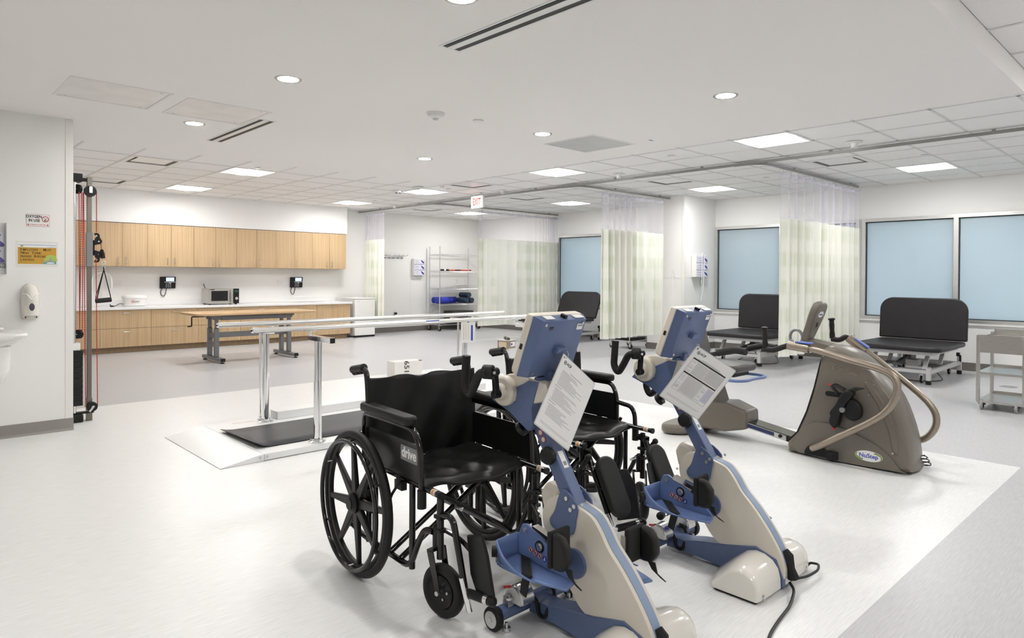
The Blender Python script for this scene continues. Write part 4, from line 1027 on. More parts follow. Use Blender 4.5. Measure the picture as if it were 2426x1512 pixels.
# ================================================================== WHEELCHAIRS
def wheelchair(label, loc, rz, desk=False, elev=False, track=.33, fw=.27, caster_yaw=14):
    t = thing('wheelchair', label, 'wheelchair', loc, rz, 'black folding wheelchairs')
    K, G, R_ = M['blackgloss'], M['black'], M['rubber']
    for s in (-1, 1):
        wy = s * track; ax = (0, 1, 0)
        tire = part('rear_tire', MB().torus((0, wy, .312), ax, .293, .0185, 64, 12), R_, t)
        wh = part('rear_wheel', MB().torus((0, wy, .312), ax, .266, .012, 64, 8, .7), G, t)
        sp = MB()
        for k in range(8):
            a = 2 * PI * k / 8 + .12; d = V((math.cos(a), 0, math.sin(a))); c = V((0, wy, .312))
            q = V((-d.z, 0, d.x)); p0, p1 = c + d * .03, c + d * .262
            w0, w1, th = .022, .011, .011
            sp.loft([[p0 + q * w0 + V((0, th, 0)), p0 - q * w0 + V((0, th, 0)), p0 - q * w0 - V((0, th, 0)), p0 + q * w0 - V((0, th, 0))], [p1 + q * w1 + V((0, th * .7, 0)), p1 - q * w1 + V((0, th * .7, 0)), p1 - q * w1 - V((0, th * .7, 0)), p1 + q * w1 - V((0, th * .7, 0))]])
        part('spokes', sp, G, wh, bevel=.004)
        part('hub', MB().lathe([(0, -.032), (.028, -.032), (.044, -.02), (.044, .02), (.028, .028), (0, .028)], (0, wy, .312), (0, s * -1.0, 0), n=28), G, wh)
        part('hub_cap', MB().cyl((0, wy + s * .03, .312), (0, wy + s * .037, .312), .026, n=24), M['rubber'], wh)
        hr = part('hand_rim', MB().torus((0, wy + s * .042, .312), ax, .268, .0095, 64, 10), K, t)
        for k in range(6):
            a = 2 * PI * k / 6 + .52; d = V((math.cos(a), 0, math.sin(a))) * .268
            part('rim_stud', MB().cyl(V((0, wy + s * .01, .312)) + d, V((0, wy + s * .034, .312)) + d, .006, n=8), M['chrome'], hr)
        y = s * fw
        part('axle_plate', MB().box(-.03, .03, y - s * .0 - .012, y + .012, .26, .36).cyl((0, y, .312), (0, wy, .312), .014), G, t)
        part('back_post', MB().tube(bend([(.0, y, .13), (.0, y, .55), (-.015, y, .80), (-.03, y, .865), (-.06, y, .88), (-.15, y, .866)], [.05, .1, .04, .03], 4), .0125, 12), K, t)
        gr = MB().cyl((-.055, y, .882), (-.165, y, .862), .0185, n=16)
        for k in range(4): gr.ball((-.075 - .024 * k, y, .862 - .0045 * k), (.012, .014, .011), 8, 6)
        part('push_grip', gr, R_, t)
        part('seat_rail', MB().tube([(-.01, y * .97, .475), (.56, y * .97, .475)], .0125, 12), K, t)
        part('rail_cap', MB().cyl((.56, y * .97, .475), (.572, y * .97, .475), .0145), G, t)
        st = part('rail_sticker', MB().cyl((.515, y * .97, .475), (.545, y * .97, .475), .0130, n=12), M['greylight'], t); part('sticker_band', MB().cyl((.522, y * .97, .475), (.532, y * .97, .475), .0133, n=12), mat('orange_band', (.7, .25, .04), .5), st)
        part('lower_rail', MB().tube(bend([(-.19, y, .16), (-.05, y, .14), (.36, y, .14), (.43, y, .27), (.46, y * .97, .318), (.50, y * .93, .318)], [.05, .05, .04, .03], 4), .0125, 12), K, t)
        part('tip_cap', MB().cyl((-.20, y, .161), (-.17, y, .158), .0155), R_, t)
        part('front_upright', MB().cyl((.375, y, .14), (.375, y, .475), .0125, n=12), K, t); part('mid_upright', MB().cyl((.06, y, .14), (.06, y, .475), .0125, n=12), K, t)
        # arm
        ay = s * (fw + .005)
        if not desk:
            part('arm_tube', MB().tube(bend([(-.035, ay, .46), (-.035, ay, .69), (.40, ay, .69), (.445, ay, .62), (.455, ay, .43)], [.04, .05, .05], 5), .0125, 12), K, t); px0, px1 = -.04, .385
            part('side_panel', MB().prism([(-.03, .49), (.44, .49), (.425, .635), (-.03, .635)], ay - .004, ay + .004, Matrix(((1, 0, 0, 0), (0, 0, 1, 0), (0, 1, 0, 0), (0, 0, 0, 1)))), mat('black_skirt_guard', (.010, .010, .010), .33) if 'skirt' not in M else M['skirt'], t, smooth=0)
            if s < 0:
                MD = frame((.375, ay - .0055, .588), (1, 0, 0), (0, 0, 1))
                part('badge', MB().prism(rrect(-.075, .055, -.03, .03, .004), 0, .001, MD), M['greypaint'], t); text('badge_lettering', 'drive', .056, M['white'], t, MD @ Matrix.Translation((-.01, .001, .0014)), 'CENTER', .0014, 1.0)
        else:
            part('arm_tube', MB().tube(bend([(-.035, ay, .46), (-.035, ay, .69), (.27, ay, .69), (.305, ay, .62), (.305, ay, .46)], [.04, .05, .05], 5), .0125, 12), K, t); px0, px1 = .0, .275
            part('arm_loop', MB().tube(bend([(.305, ay, .59), (.41, ay, .58), (.435, ay, .54), (.44, ay, .44)], [.03, .03], 4), .0125, 12), K, t)
            part('side_panel', MB().prism([(-.03, .49), (.30, .49), (.30, .635), (-.03, .635)], ay - .004, ay + .004, Matrix(((1, 0, 0, 0), (0, 0, 1, 0), (0, 1, 0, 0), (0, 0, 0, 1)))), M['black'], t, smooth=0)
        part('arm_socket', MB().cyl((.455 if not desk else .44, ay, .40), (.455 if not desk else .44, ay, .47), .018), G, t)
        part('arm_pad', MB().prism(rrect(px0, px1, ay - .03, ay + .03, .028, 6), .70, .738), R_, t, bevel=.012, seg=3)
        # caster
        cy_ = s * (fw - .035); cx = .505
        part('caster_housing', MB().cyl((cx, cy_, .262), (cx, cy_, .338), .019, n=18).ball((cx, cy_, .338), (.019, .019, .010), 12, 6), G, t)
        Mc = Matrix.Translation((cx, cy_, 0)) @ Matrix.Rotation(math.radians(caster_yaw), 4, 'Z')
        f = MB()
        for q in (-1, 1): f.loft([[Mc @ V(p) for p in ((-.022, q * .034 - .003, .25), (.012, q * .034 - .003, .25), (.012, q * .034 + .003, .25), (-.022, q * .034 + .003, .25))], [Mc @ V(p) for p in ((.02, q * .03 - .003, .10), (.045, q * .03 - .003, .10), (.045, q * .03 + .003, .10), (.02, q * .03 + .003, .10))]])
        f.loft([[Mc @ V(p) for p in ((-.022, -.037, .25), (.012, -.037, .25), (.012, -.037, .256), (-.022, -.037, .256))], [Mc @ V(p) for p in ((-.022, .037, .25), (.012, .037, .25), (.012, .037, .256), (-.022, .037, .256))]])
        f.cyl(Mc @ V((0, 0, .25)), Mc @ V((0, 0, .27)), .014)
        part('caster_fork', f, K, t, bevel=.002)
        wc_ = Mc @ V((.033, 0, .102)); wa = Mc.to_3x3() @ V((0, 1, 0))
        cw = part('caster_tire', MB().torus(wc_, wa, .079, .0225, 48, 12), R_, t)
        part('caster_disc', MB().lathe([(0, -.012), (.05, -.012), (.062, -.02), (.062, .02), (.05, .012), (0, .012)], wc_, wa, n=32), G, cw)
        hb = MB()
        for k in range(5): hb.cyl(wc_ + Mc.to_3x3() @ V((.03 * math.cos(k * 1.257), -.016, .03 * math.sin(k * 1.257))), wc_ + Mc.to_3x3() @ V((.03 * math.cos(k * 1.257), .016, .03 * math.sin(k * 1.257))), .005, n=8)
        part('caster_bolts', hb, M['zinc'], cw); part('caster_axle', MB().cyl(wc_ - wa * .04, wc_ + wa * .04, .009, n=12), M['zinc'], cw)
        # leg rest
        hy = s * (fw - .045)
        part('hanger_post', MB().cyl((.525, hy + s * .01, .22), (.525, hy + s * .01, .46), .014), K, t)
        part('hanger_clamp', MB().box(.50, .545, hy - .016 + s * .01, hy + .016 + s * .01, .37, .385).box(.50, .545, hy - .016 + s * .01, hy + .016 + s * .01, .32, .335), G, t, bevel=.003)
        if not elev:
            e_ = .065 if s > 0 else 0.0
            tb = bend([(.525, hy + s * .012, .385), (.60, hy + s * .005, .40), (.635, hy, .28), (.672 - e_ * .3, hy - s * .01, .12 + e_)], [.05, .06], 5)
            part('leg_tube', MB().tube(tb, .0125, 12), K, t); part('extension_tube', MB().cyl((.655, hy, .19), (.69 - e_ * .3, hy - s * .012, .075 + e_), .011), M['chrome'], t)
            part('leg_lower_tube', MB().tube(bend([(.525, hy, .33), (.60, hy - s * .03, .31), (.64, hy - s * .06, .26)], .04, 4), .009, 8), K, t)
            py = hy - s * .035
            part('footplate', MB().prism([(p_[0] - e_ * .3, p_[1] + e_) for p_ in ((.64, .335), (.735, .365), (.77, .30), (.81, .165), (.80, .14), (.70, .15), (.665, .20))], py - .006, py + .006, Matrix(((1, 0, 0, 0), (0, 0, 1, 0), (0, 1, 0, 0), (0, 0, 0, 1)))), M['black'], t, bevel=.008)
            part('footplate_hinge', MB().cyl((.675, hy - s * .02, .135 + e_), (.80, hy - s * .03, .15 + e_), .017).ball((.80, hy - s * .03, .15 + e_), .019, 10, 8), G, t); part('hinge_ring', MB().cyl((.765, hy - s * .027, .1458 + e_), (.785, hy - s * .029, .148 + e_), .0178), M['chrome'], t)
        else:
            a, b = V((.55, hy, .43)), V((.715, hy, .12)); d = (b - a).normalized()
            part('leg_tube', MB().cyl(a, b - d * .06, .0145), K, t); part('extension_tube', MB().tube(bend([b - d * .12, b + d * .01, b + d * .01 + V((.03, -s * .09, .0))], .015, 3), .0105, 10), M['chrome'], t)
            part('pivot_arm', MB().beam((.50, hy, .44), (.565, hy, .435), .03, .024), K, t); part('release_lever', MB().cyl((.54, hy + s * .03, .36), (.585, hy + s * .035, .42), .013).ball((.588, hy + s * .035, .424), .016, 10, 8), G, t)
            part('ratchet_bar', MB().cyl((.44, hy + s * .01, .30), (.58, hy + s * .005, .37), .006, n=8), M['chrome'], t); part('ratchet', MB().box(.555, .60, hy - .012, hy + .025, .352, .378), M['zinc'], t, bevel=.003)
            up = -d; nn = V((.82, 0, .57)).normalized(); nn = (nn - up * nn.dot(up)).normalized(); sd = up.cross(nn)
            c = (a + b) / 2 + V((.035, -s * .03, .015)); Mp = frame(c, sd, up)
            if Mp.to_3x3() @ V((0, 0, 1)) @ nn < 0: Mp = frame(c, -sd, up)
            part('calf_pad', MB().prism(rrect(-.062, .062, -.15, .14, .06, 8), -.0, .042, Mp), M['rubber'], t, bevel=.014, seg=3)
            part('pad_bracket', MB().beam((a + b) / 2, c, .03, .014), G, t)
            cf = b + V((.03, -s * .09, .02))
            part('footplate', MB().prism([(-.06, -.01), (.06, -.01), (.065, .14), (.03, .22), (-.03, .22), (-.065, .14)], -.006, .006, frame(cf + V((-.01, 0, .01)), (.35, -s * .94, 0), (-.35, 0, .94))), M['black'], t, bevel=.008)
            part('footplate_hinge', MB().cyl(b + d * .01 + V((.01, -s * .02, .0)), b + d * .01 + V((.05, -s * .15, .01)), .017).ball(b + d * .01 + V((.05, -s * .15, .01)), .02, 10, 8), G, t); part('hinge_ring', MB().cyl(b + d * .01 + V((.038, -s * .11, .007)), b + d * .01 + V((.043, -s * .128, .0085)), .0182), M['chrome'], t)
        # brake
        part('brake', MB().tube(bend([(.30, y + s * .02, .46), (.27, y + s * .035, .41), (.255, y + s * .05, .345), (.20, y + s * .06, .34)], .01, 3), .006, 8).box(.25, .31, y - s * .0 - .012, y + .012 + .0, .43, .465), G, t)
        part('brake_grip', MB().cyl((.30, y + s * .02, .46), (.315, y + s * .03, .50), .009), R_, t)
    # cross brace
    for x in (.20, .285):
        part('cross_brace', MB().tube([(x, -fw, .15), (x, fw - .03, .468)], .0125, 10), K, t); part('cross_brace', MB().tube([(x + .028, fw, .15), (x + .028, -fw + .03, .468)], .0125, 10), K, t)
    part('brace_pivot', MB().cyl((.18, -.012, .31), (.335, -.012, .31), .009).ball((.337, -.012, .31), .011, 8, 6), M['zinc'], t)
    # sling seat and back
    rnd = random.Random(3); ph = [rnd.uniform(0, 6) for _ in range(8)]
    def seat(u, v):
        x = -.005 + .44 * u; y = (-1 + 2 * v) * (fw - .012); e = 1 - (2 * v - 1) ** 4
        z = .492 - .022 * e * (1 - .3 * u) + .006 * e * (math.sin(9 * v + 5 * u + ph[0]) + .8 * math.sin(17 * v - 11 * u + ph[1]) + .6 * math.sin(23 * u + 6 * v + ph[2]))
        if u > .93: z -= (u - .93) * .35
        return (x + .012 * math.sin(7 * v + ph[3]) * u, y, z)
    o = part('seat_sling', MB().grid(seat, 36, 40), M['seatvinyl'], t, smooth=180); sd_ = o.modifiers.new('t', 'SOLIDIFY'); sd_.thickness = .008
    def back(u, v):
        z = .462 + .383 * u; y = (-1 + 2 * v) * (fw + .014); e = 1 - (2 * v - 1) ** 4
        x = .010 - .035 * e - .02 * max(0, u - .6) + .003 * e * (math.sin(11 * v + 4 * u + ph[4]) + math.sin(19 * v - 7 * u + ph[5]))
        return (x, y, z - .012 * e * (u > .97))
    o = part('back_sling', MB().grid(back, 30, 40), M['seatvinyl'], t, smooth=180); sd_ = o.modifiers.new('t', 'SOLIDIFY'); sd_.thickness = .012
    for v0, v1, u0 in ((.10, .42, .80), (.58, .92, .80), (.16, .40, .70), (.62, .86, .70)):
        part('stitching', MB().tube([V(back(u0 - .04, v0)) + V((.004, 0, 0)), V(back(u0, v0 + .03)) + V((.004, 0, 0))] + [V(back(u0 + .012 * math.sin(3 * k), v0 + (v1 - v0) * k / 8)) + V((.004, 0, 0)) for k in range(1, 9)], .0022, 5), M['black'], t)
    return t
M['skirt'] = mat('black_skirt_guard', (.010, .010, .010), .33)
wheelchair('black wheelchair in front, with full armrests and a large wheel nearest the camera', (1.824, 2.526, 0), -95)
wheelchair('black wheelchair behind the front one, with stepped armrests and padded leg rests', (2.766, 2.65, 0), -94, desk=True, elev=True, track=.315, fw=.262, caster_yaw=-35)
# ================================================================== LEG AND ARM CYCLES
SIDE = Matrix(((1, 0, 0, 0), (0, 0, 1, 0), (0, 1, 0, 0), (0, 0, 0, 1)))      # (u,v,w)->(u,w,v): profile in x-z, extruded along y
M['pictored'] = mat('pictogram_red', (.50, .05, .06), .4); M['pictopink'] = mat('pictogram_pink', (.74, .55, .55), .4)
M['silver'] = mat('silver_plastic', (.60, .60, .60), .22, metal=.85)
M['stripe'] = mat('grey_blue_stripe', (.24, .31, .44), .45)
M['felt'] = mat('black_velcro', (.008, .008, .008), .85)

def smooth_poly(pts, k=4):
    """Catmull-Rom through a closed polygon"""
    n = len(pts); o = []
    for i in range(n):
        p0, p1, p2, p3 = [V((*pts[(i + j) % n], 0)) for j in (-1, 0, 1, 2)]
        for j in range(k):
            s = j / k
            q = .5 * ((2 * p1) + (p2 - p0) * s + (2 * p0 - 5 * p1 + 4 * p2 - p3) * s * s + (3 * p1 - p0 - 3 * p2 + p3) * s ** 3)
            o.append((q.x, q.y))
    return o

def pedal(root, side, flip, pad=True):
    """foot tray with calf pad; flip: opposite crank position (rotated half a turn)"""
    ax = V((.40, 0, .345))
    Rm = Matrix.Translation((-.12, 0, -.025)) if flip else Matrix.Identity(4)
    Sm = Matrix.Diagonal((1, side, 1, 1)); T = Rm @ Sm
    def P(name, mb, m, par=root, **k):
        mb.v = [T @ p for p in mb.v]
        return part(name, mb, m, par, **k)
    wall = [(.578, .262), (.572, .315), (.545, .372), (.52, .378), (.47, .358), (.36, .305), (.305, .258), (.285, .238), (.42, .236)]
    tr = P('foot_tray', MB().prism(wall, .088, .097, SIDE), M['bluelight'], bevel=.002)
    # sole and heel wall
    def fl(u, v):
        x = .575 - .29 * u; return (x - .02 * v, .097 + .115 * v * (1 - .45 * u * u), .247 - .004 * u + .012 * (1 - u) ** 3)
    P('sole', MB().grid(fl, 14, 8), M['bluelight'], tr).modifiers.new('t', 'SOLIDIFY').thickness = .007
    def hw(u, v):
        a = u * PI / 2
        if u < .45: q = u / .45; x, y = .572 + .012 * math.sin(q * PI / 2), .092 + .10 * q
        else: q = (u - .45) / .55; x, y = .584 - .02 * q * q - .20 * q, .192 + .02 * math.sin(min(1, q * 3) * PI / 2)
        top = .335 - .02 * u if u < .45 else .249 + .077 * (1 - (u - .45) / .55) ** 2.2
        return (x, y, .246 + (top - .246) * v)
    P('heel_wall', MB().grid(hw, 20, 3), M['bluelight'], tr).modifiers.new('t', 'SOLIDIFY').thickness = .007
    P('heel_bumper', MB().cyl((.582, .186, .283), (.596, .20, .283), .02, n=18), M['rubber'], tr)
    P('strap', MB().loft([[(.545, .10, .256), (.50, .10, .256), (.50, .10, .260), (.545, .10, .260)], [(.44, .200, .252), (.39, .196, .252), (.39, .196, .256), (.44, .200, .256)]]), M['felt'], tr)
    P('strap_end', MB().loft([[(.43, .20, .255), (.395, .20, .255), (.395, .204, .255), (.43, .204, .255)], [(.455, .19, .18), (.425, .19, .17), (.425, .194, .17), (.455, .194, .18)]]), M['felt'], tr)
    P('axle_bolt', MB().cyl((.452, .097, .315), (.452, .101, .315), .019, n=20).cyl((.452, .10, .315), (.452, .106, .315), .010, n=12), M['zinc'], tr)
    P('hub_ring', MB().torus((.452, .098, .315), (0, 1, 0), .018, .004, 20, 6), M['black'], tr); P('bolt', MB().cyl((.525, .097, .355), (.525, .103, .355), .010, n=8), M['zinc'], tr)
    for k in range(4):
        x, z = .498 - .0235 * k, .291 - .0045 * k
        d = P('pictogram', MB().cyl((x, .0965, z), (x, .0982, z), .0105, n=18), M['pictored'] if k < 3 else M['sblue'], tr)
        P('pictogram_face', MB().cyl((x, .0980, z), (x, .0987, z), .0082, n=16), M['pictopink'] if k < 3 else M['sblue'], tr)
        g = MB()
        if k < 3: g.prism([(x - .007, z - .005), (x - .005, z - .007), (x + .007, z + .005), (x + .005, z + .007)], .0986, .0992, SIDE).prism([(x - .002, z - .005), (x + .003, z - .005), (x + .002, z + .005), (x - .003, z + .004)], .0986, .0990, SIDE)
        else: g.prism([(x - .004, z - .005), (x + .005, z - .005), (x + .005, z - .002), (x, z - .001), (x, z + .006), (x - .004, z + .006)], .0986, .0992, SIDE)
        P('pictogram_mark', g, M['ink'] if k < 3 else M['paper'], tr, smooth=0)
    if not pad: return
    gb = P('calf_bar', MB().beam((.49, .085, .372), (.335, .085, .335), .018, .03, (0, 1, 0)), M['chrome'], root)
    P('calf_post', MB().beam((.335, .088, .29), (.335, .088, .40), .02, .016, (0, 1, 0)), M['silver'], gb)
    P('calf_pad', MB().prism(rrect(.315, .335, .300, .425, .008), .085, .185, SIDE), M['felt'], gb, bevel=.006)
    P('calf_shell', MB().prism([(.315, .30), (.315, .425), (.275, .418), (.248, .385), (.245, .335), (.27, .302)], .15, .185, SIDE), M['rubber'], gb, bevel=.012, seg=3)
    P('calf_strap', MB().loft([[(.28, .15, .31), (.25, .15, .31), (.25, .156, .31), (.28, .156, .31)], [(.262, .15, .285), (.24, .15, .275), (.24, .156, .275), (.262, .156, .285)], [(.225, .15, .265), (.205, .15, .258), (.205, .156, .258), (.225, .156, .265)]]), M['felt'], gb)

def cycle(label, loc, far_pad=True):
    t = thing('leg_arm_cycle', label, 'exercise cycle', loc, 90, 'blue and beige leg and arm cycles')
    B, BG, CR = M['blue'], M['beige'], M['cream']
    # cross tube with wheels
    part('cross_tube', MB().cyl((.575, -.185, .055), (.575, .185, .055), .027, n=20), B, t)
    for s in (-1, 1):
        w_ = part('wheel', MB().cyl((.58, s * .19, .044), (.58, s * .218, .044), .044, n=28), M['rubber'], t, bevel=.007); part('wheel_disc', MB().cyl((.58, s * .188, .044), (.58, s * .2205, .044), .030, n=22), M['greylight'], w_); part('wheel_bolt', MB().cyl((.58, s * .2205, .044), (.58, s * .224, .044), .009, n=10), M['zinc'], w_)
        part('levelling_foot', MB().cyl((.548, s * .17, 0), (.548, s * .17, .013), .015, n=16).cyl((.548, s * .17, .013), (.548, s * .17, .03), .006), M['zinc'], t)
        # silver clamp housing
        sx = .555; yc = .095 * s
        pr = [(sx + .048 * math.cos(a * PI / 10), .092 + .055 * math.sin(a * PI / 10)) for a in range(0, 11)] + [(sx - .048, .085), (sx + .048, .085)]
        h = part('clamp_housing', MB().prism(pr, yc - .034, yc + .034, SIDE), M['silver'], t, bevel=.006); part('housing_end', MB().prism([(sx + (p[0] - sx) * .86, .092 + (p[1] - .092) * .86) for p in pr], (yc + .034) if s > 0 else (yc - .0365), (yc + .0365) if s > 0 else (yc - .034), SIDE), M['white'], h)
        part('logo_oval', MB().ball((sx - .034, yc, .132), (.010, .014, .004), 14, 6, Matrix.Rotation(math.radians(-48), 3, 'Y')), M['sblue'], h); part('red_lever', MB().cyl((sx + .02, yc + .03, .138), (sx + .02, yc + .062, .146), .005, n=8), M['red'], h)
        part('clamp_screw', MB().box(sx - .0, sx + .03, yc + s * .045 - .015, yc + s * .045 + .015, .075, .10).cyl((sx + .015, yc + s * .045, .10), (sx + .015, yc + s * .045, .108), .02, n=18).cyl((sx + .015, yc + s * .045, .108), (sx + .015, yc + s * .045, .116), .008, n=8), M['zinc'], h)
        part('pedal_hook', MB().tube(bend([(sx, yc - s * .03, .10), (sx - .04, yc - s * .045, .09), (sx - .05, yc - s * .05, .03), (sx - .085, yc - s * .05, .03), (sx - .09, yc - s * .06, .07)], .02, 4), .008, 8), M['black'], h)
    # blue spine
    part('spine', MB().prism([(.56, .022), (.56, .075), (.47, .075), (.40, .092), (.25, .118), (.12, .150), (.03, .12), (.0, .05), (.0, .012), (.28, .012), (.42, .022)], -.042, .042, SIDE), B, t, bevel=.003)
    # leaf body
    leaf = [(.0, .045), (.004, .12), (.05, .205), (.125, .300), (.19, .365), (.225, .415), (.265, .455), (.328, .474), (.40, .492), (.462, .475), (.498, .42), (.488, .355), (.44, .275), (.38, .20), (.315, .125), (.24, .10), (.12, .105), (.04, .07)]
    lf = part('leaf_cover', MB().prism(smooth_poly(leaf, 6), -.036, .036, SIDE), BG, t, bevel=.008, seg=3)
    sm_ = smooth_poly(leaf, 6)
    cv = [V((a, 0, b)) for a, b in sm_[5:6 * 7 + 2]]
    rings = []
    for i, p in enumerate(cv):
        d = (cv[min(i + 1, len(cv) - 1)] - cv[max(i - 1, 0)]).normalized(); nn = V((-d.z, 0, d.x)); nn = nn if nn.x < 0 else -nn
        rings.append([p + nn * .0022 + V((0, .019, 0)), p + nn * .0022 - V((0, .019, 0)), p - nn * .004 - V((0, .019, 0)), p - nn * .004 + V((0, .019, 0))])
    part('edge_stripe', MB().loft(rings), M['stripe'], lf)
    dm = MB()
    for s in (-1, 1):
        for k in range(9):
            a = -1.9 + k * .5; dm.cyl((.375 + .135 * math.cos(a), s * .0355, .385 + .12 * math.sin(a)), (.375 + .135 * math.cos(a), s * .0368, .385 + .12 * math.sin(a)), .006, n=10)
    part('rivets', dm, M['cream'], lf)
    part('crank_disc', MB().cyl((.392, -.062, .303), (.392, .062, .303), .032, n=24), M['silver'], t)
    part('crank_arm', MB().beam((.392, .07, .303), (.452, .078, .315), .016, .03, (0, 1, 0)), M['silver'], t); part('crank_arm', MB().beam((.392, -.07, .303), (.332, -.078, .29), .016, .03, (0, 1, 0)), M['silver'], t)
    part('swing_plate', MB().prism(circ(.335, .275, .052, 28), .037, .048, SIDE), B, t)
    part('rear_shell', MB().prism([(.47, .36), (.53, .40), (.55, .47), (.52, .515), (.45, .50), (.44, .42)], -.06, -.0, SIDE), BG, t, bevel=.015)
    # column
    col_ = [(.325, .478), (.378, .500), (.56, .735), (.565, .77), (.50, .72)]
    c0, c1 = V((.362, 0, .462)), V((.545, 0, .745)); d = (c1 - c0).normalized(); nn = V((d.z, 0, -d.x))
    part('column', MB().beam(c0, c1, .056, .05, (0, 1, 0)) if False else MB().loft([[c + nn * a + V((0, b, 0)) for a, b in ((-.028, -.027), (.028, -.027), (.028, .027), (-.028, .027))] for c in (c0, c1)]), B, t, bevel=.004)
    for s in (-1, 1):
        pl = part('column_plate', MB().prism(smooth_poly([(.325, .485), (.385, .525), (.41, .50), (.43, .44), (.455, .40), (.44, .375), (.39, .365), (.345, .375), (.33, .43)], 3), s * .0365 if s > 0 else -.043, .043 if s > 0 else -.0365, SIDE), B, t)
        for x, z in ((.372, .497), (.352, .462), (.335, .478)): part('bolt', MB().cyl((x, s * .043, z), (x, s * .048, z), .008, n=8), M['zinc'], pl)
    part('serial_sticker', MB().loft([[c0 + d * q - nn * .0286 + V((0, b, 0)) for b in (-.013, .013)] + [c0 + d * q - nn * .0292 + V((0, b, 0)) for b in (.013, -.013)] for q in (.135, .20)]), M['paper'], t)
    part('sticker_print', MB().loft([[c0 + d * q - nn * .0293 + V((0, b, 0)) for b in (-.008, .008)] + [c0 + d * q - nn * .0296 + V((0, b, 0)) for b in (.008, -.008)] for q in (.145, .16)]), M['greyink'], t)
    kb = c0 + d * .20 + V((0, .028, 0))
    part('knob', MB().lathe([(0, -.02), (.012, -.02), (.012, 0), (.030, .002), (.034, .012), (.030, .026), (.018, .030), (0, .030)], kb, (-.25, 1, .05), n=8).lathe([(0, .0), (.031, .003), (.034, .014), (.028, .027), (0, .031)], kb, (-.25, 1, .05), n=28), M['black'], t)
    kb2 = V((.60, .035, .715)); part('side_knob', MB().lathe([(0, -.04), (.009, -.04), (.009, 0), (.028, .0), (.028, .02), (.018, .026), (0, .026)], kb2, (.75, .2, -.62), n=20), M['black'], t)
    for k in range(2):
        q = c1 - d * (.035 + .028 * k) - nn * .0286 if False else c0 + d * (.262 + .028 * k) + V((0, .0275, 0)); part('warning_sticker', MB().cyl(q, q + V((0, .001, 0)), .012, n=16), M['pictored'], t); part('sticker_face', MB().cyl(q, q + V((0, .0014, 0)), .009, n=16), M['beige'], t)
    # V bracket and motor head
    vb = [(.755, .80), (.735, .822), (.66, .818), (.618, .812), (.632, .862), (.55, .90), (.50, .90), (.52, .845), (.535, .80), (.525, .735), (.55, .71), (.60, .735), (.65, .765)]
    vbp = part('v_bracket', MB().prism(vb, -.062, .062, SIDE), B, t, bevel=.003)
    for y in (.062, -.063): part('bolt', MB().cyl((.69, y, .80), (.69, y + (.004 if y > 0 else -.004), .80), .006, n=8), M['zinc'], vbp)
    hd = smooth_poly([(.735, .83), (.725, .868), (.685, .905), (.62, .918), (.54, .905), (.475, .895), (.455, .86), (.48, .83), (.56, .81), (.66, .812)], 3)
    part('motor_head', MB().prism(hd, -.056, .056, SIDE), BG, t, bevel=.012, seg=3)
    part('motor_drum', MB().cyl((.672, -.088, .848), (.672, .088, .848), .058, n=36), BG, t, bevel=.010, seg=3)
    for s in (-1, 1): part('axle_boss', MB().cyl((.672, s * .086, .846), (.672, s * .112, .846), .034, .030, n=24), BG, t, bevel=.004)
    # hand cranks: near one up, far one down
    for s, f in ((1, 1), (-1, -1)):
        a0 = V((.672, s * .118, .846)); a1 = a0 + V((-.03 * f, s * .02, .098 * f))
        if f > 0: a0 = V((.66, .125, .842)); a1 = V((.625, .165, .935))
        ca = part('hand_crank', MB().beam(a0, a1, .018, .022, (0, 1, 0)).cyl(a0 - V((0, s * .02, 0)), a0 + V((0, s * .016, 0)), .016).cyl(a1 - V((0, s * .014, 0)), a1 + V((0, s * .014, 0)), .016), M['black'], t, bevel=.003)
        hp = [(0, .0, .0), (.045, 0, -.004), (.075, 0, -.058), (.105, 0, -.10), (.132, 0, -.066), (.122, 0, .052)] if f > 0 else [(0, 0, 0), (.045, 0, .0), (.08, 0, -.05), (.11, 0, -.07), (.135, 0, -.03), (.125, 0, .06)]
        base = a1 + V((0, s * .035, 0))
        part('clamp_knob', MB().cyl(a1 + V((0, s * .012, 0)) + V((-.006, 0, 0)), a1 + V((.03, s * .03, 0)), .027, n=24), M['rubber'], ca, bevel=.004)
        part('hand_grip', MB().tube(bend([base + V(p) for p in hp], [.03, .05, .03, .03], 6), .0165, 14), M['rubber'], ca)
        part('pivot_screw', MB().cyl(a1 + V((-.012, s * .013, 0)), a1 + V((-.02, s * .02, 0)), .006, n=8), M['zinc'], ca)
    # pedals
    pedal(t, 1, False); pedal(t, -1, True, far_pad)
    # rounded weight covers
    for s in (-1, 1):
        def ring(y, sc, zt, x1):
            pr = [(.0, .012), (.002, .05), (.012, .09), (.035, .118), (.07, .134), (.105, .138), (.145, .126), (.19, .092), (.235, .05), (.262, .028), (.262, .012)]
            return [((p[0] * x1 + .006) * sc + .1 * (1 - sc), y * s, .012 + (p[1] - .012) * zt) for p in pr]
        part('weight_cover', MB().loft([ring(.046, 1, 1, 1), ring(.10, 1, .99, .97), ring(.17, .99, .95, .90), ring(.215, .98, .90, .84), ring(.235, .95, .84, .81), ring(.243, .88, .74, .80)]), CR, t, smooth=50)
        part('cover_base', MB().box(.02, .20, min(s * .05, s * .235), max(s * .05, s * .235), .002, .013), M['rubber'], t); part('cover_screw', MB().cyl((.004, s * .20, .03), (.0, s * .20, .03), .006, n=8).cyl((.004, s * .20, .016), (.001, s * .20, .016), .004, n=8), M['zinc'], t)
    part('front_strap', MB().tube([(.012, 0, .155), (-.006, 0, .135), (-.014, -.004, .085), (-.022, -.01, .045)], .02, 8, rr=[.014, .020, .016, .024]), M['felt'], t); part('rear_label', MB().box(-.003, 0, -.02, .02, .022, .045), M['paper'], t, smooth=0)
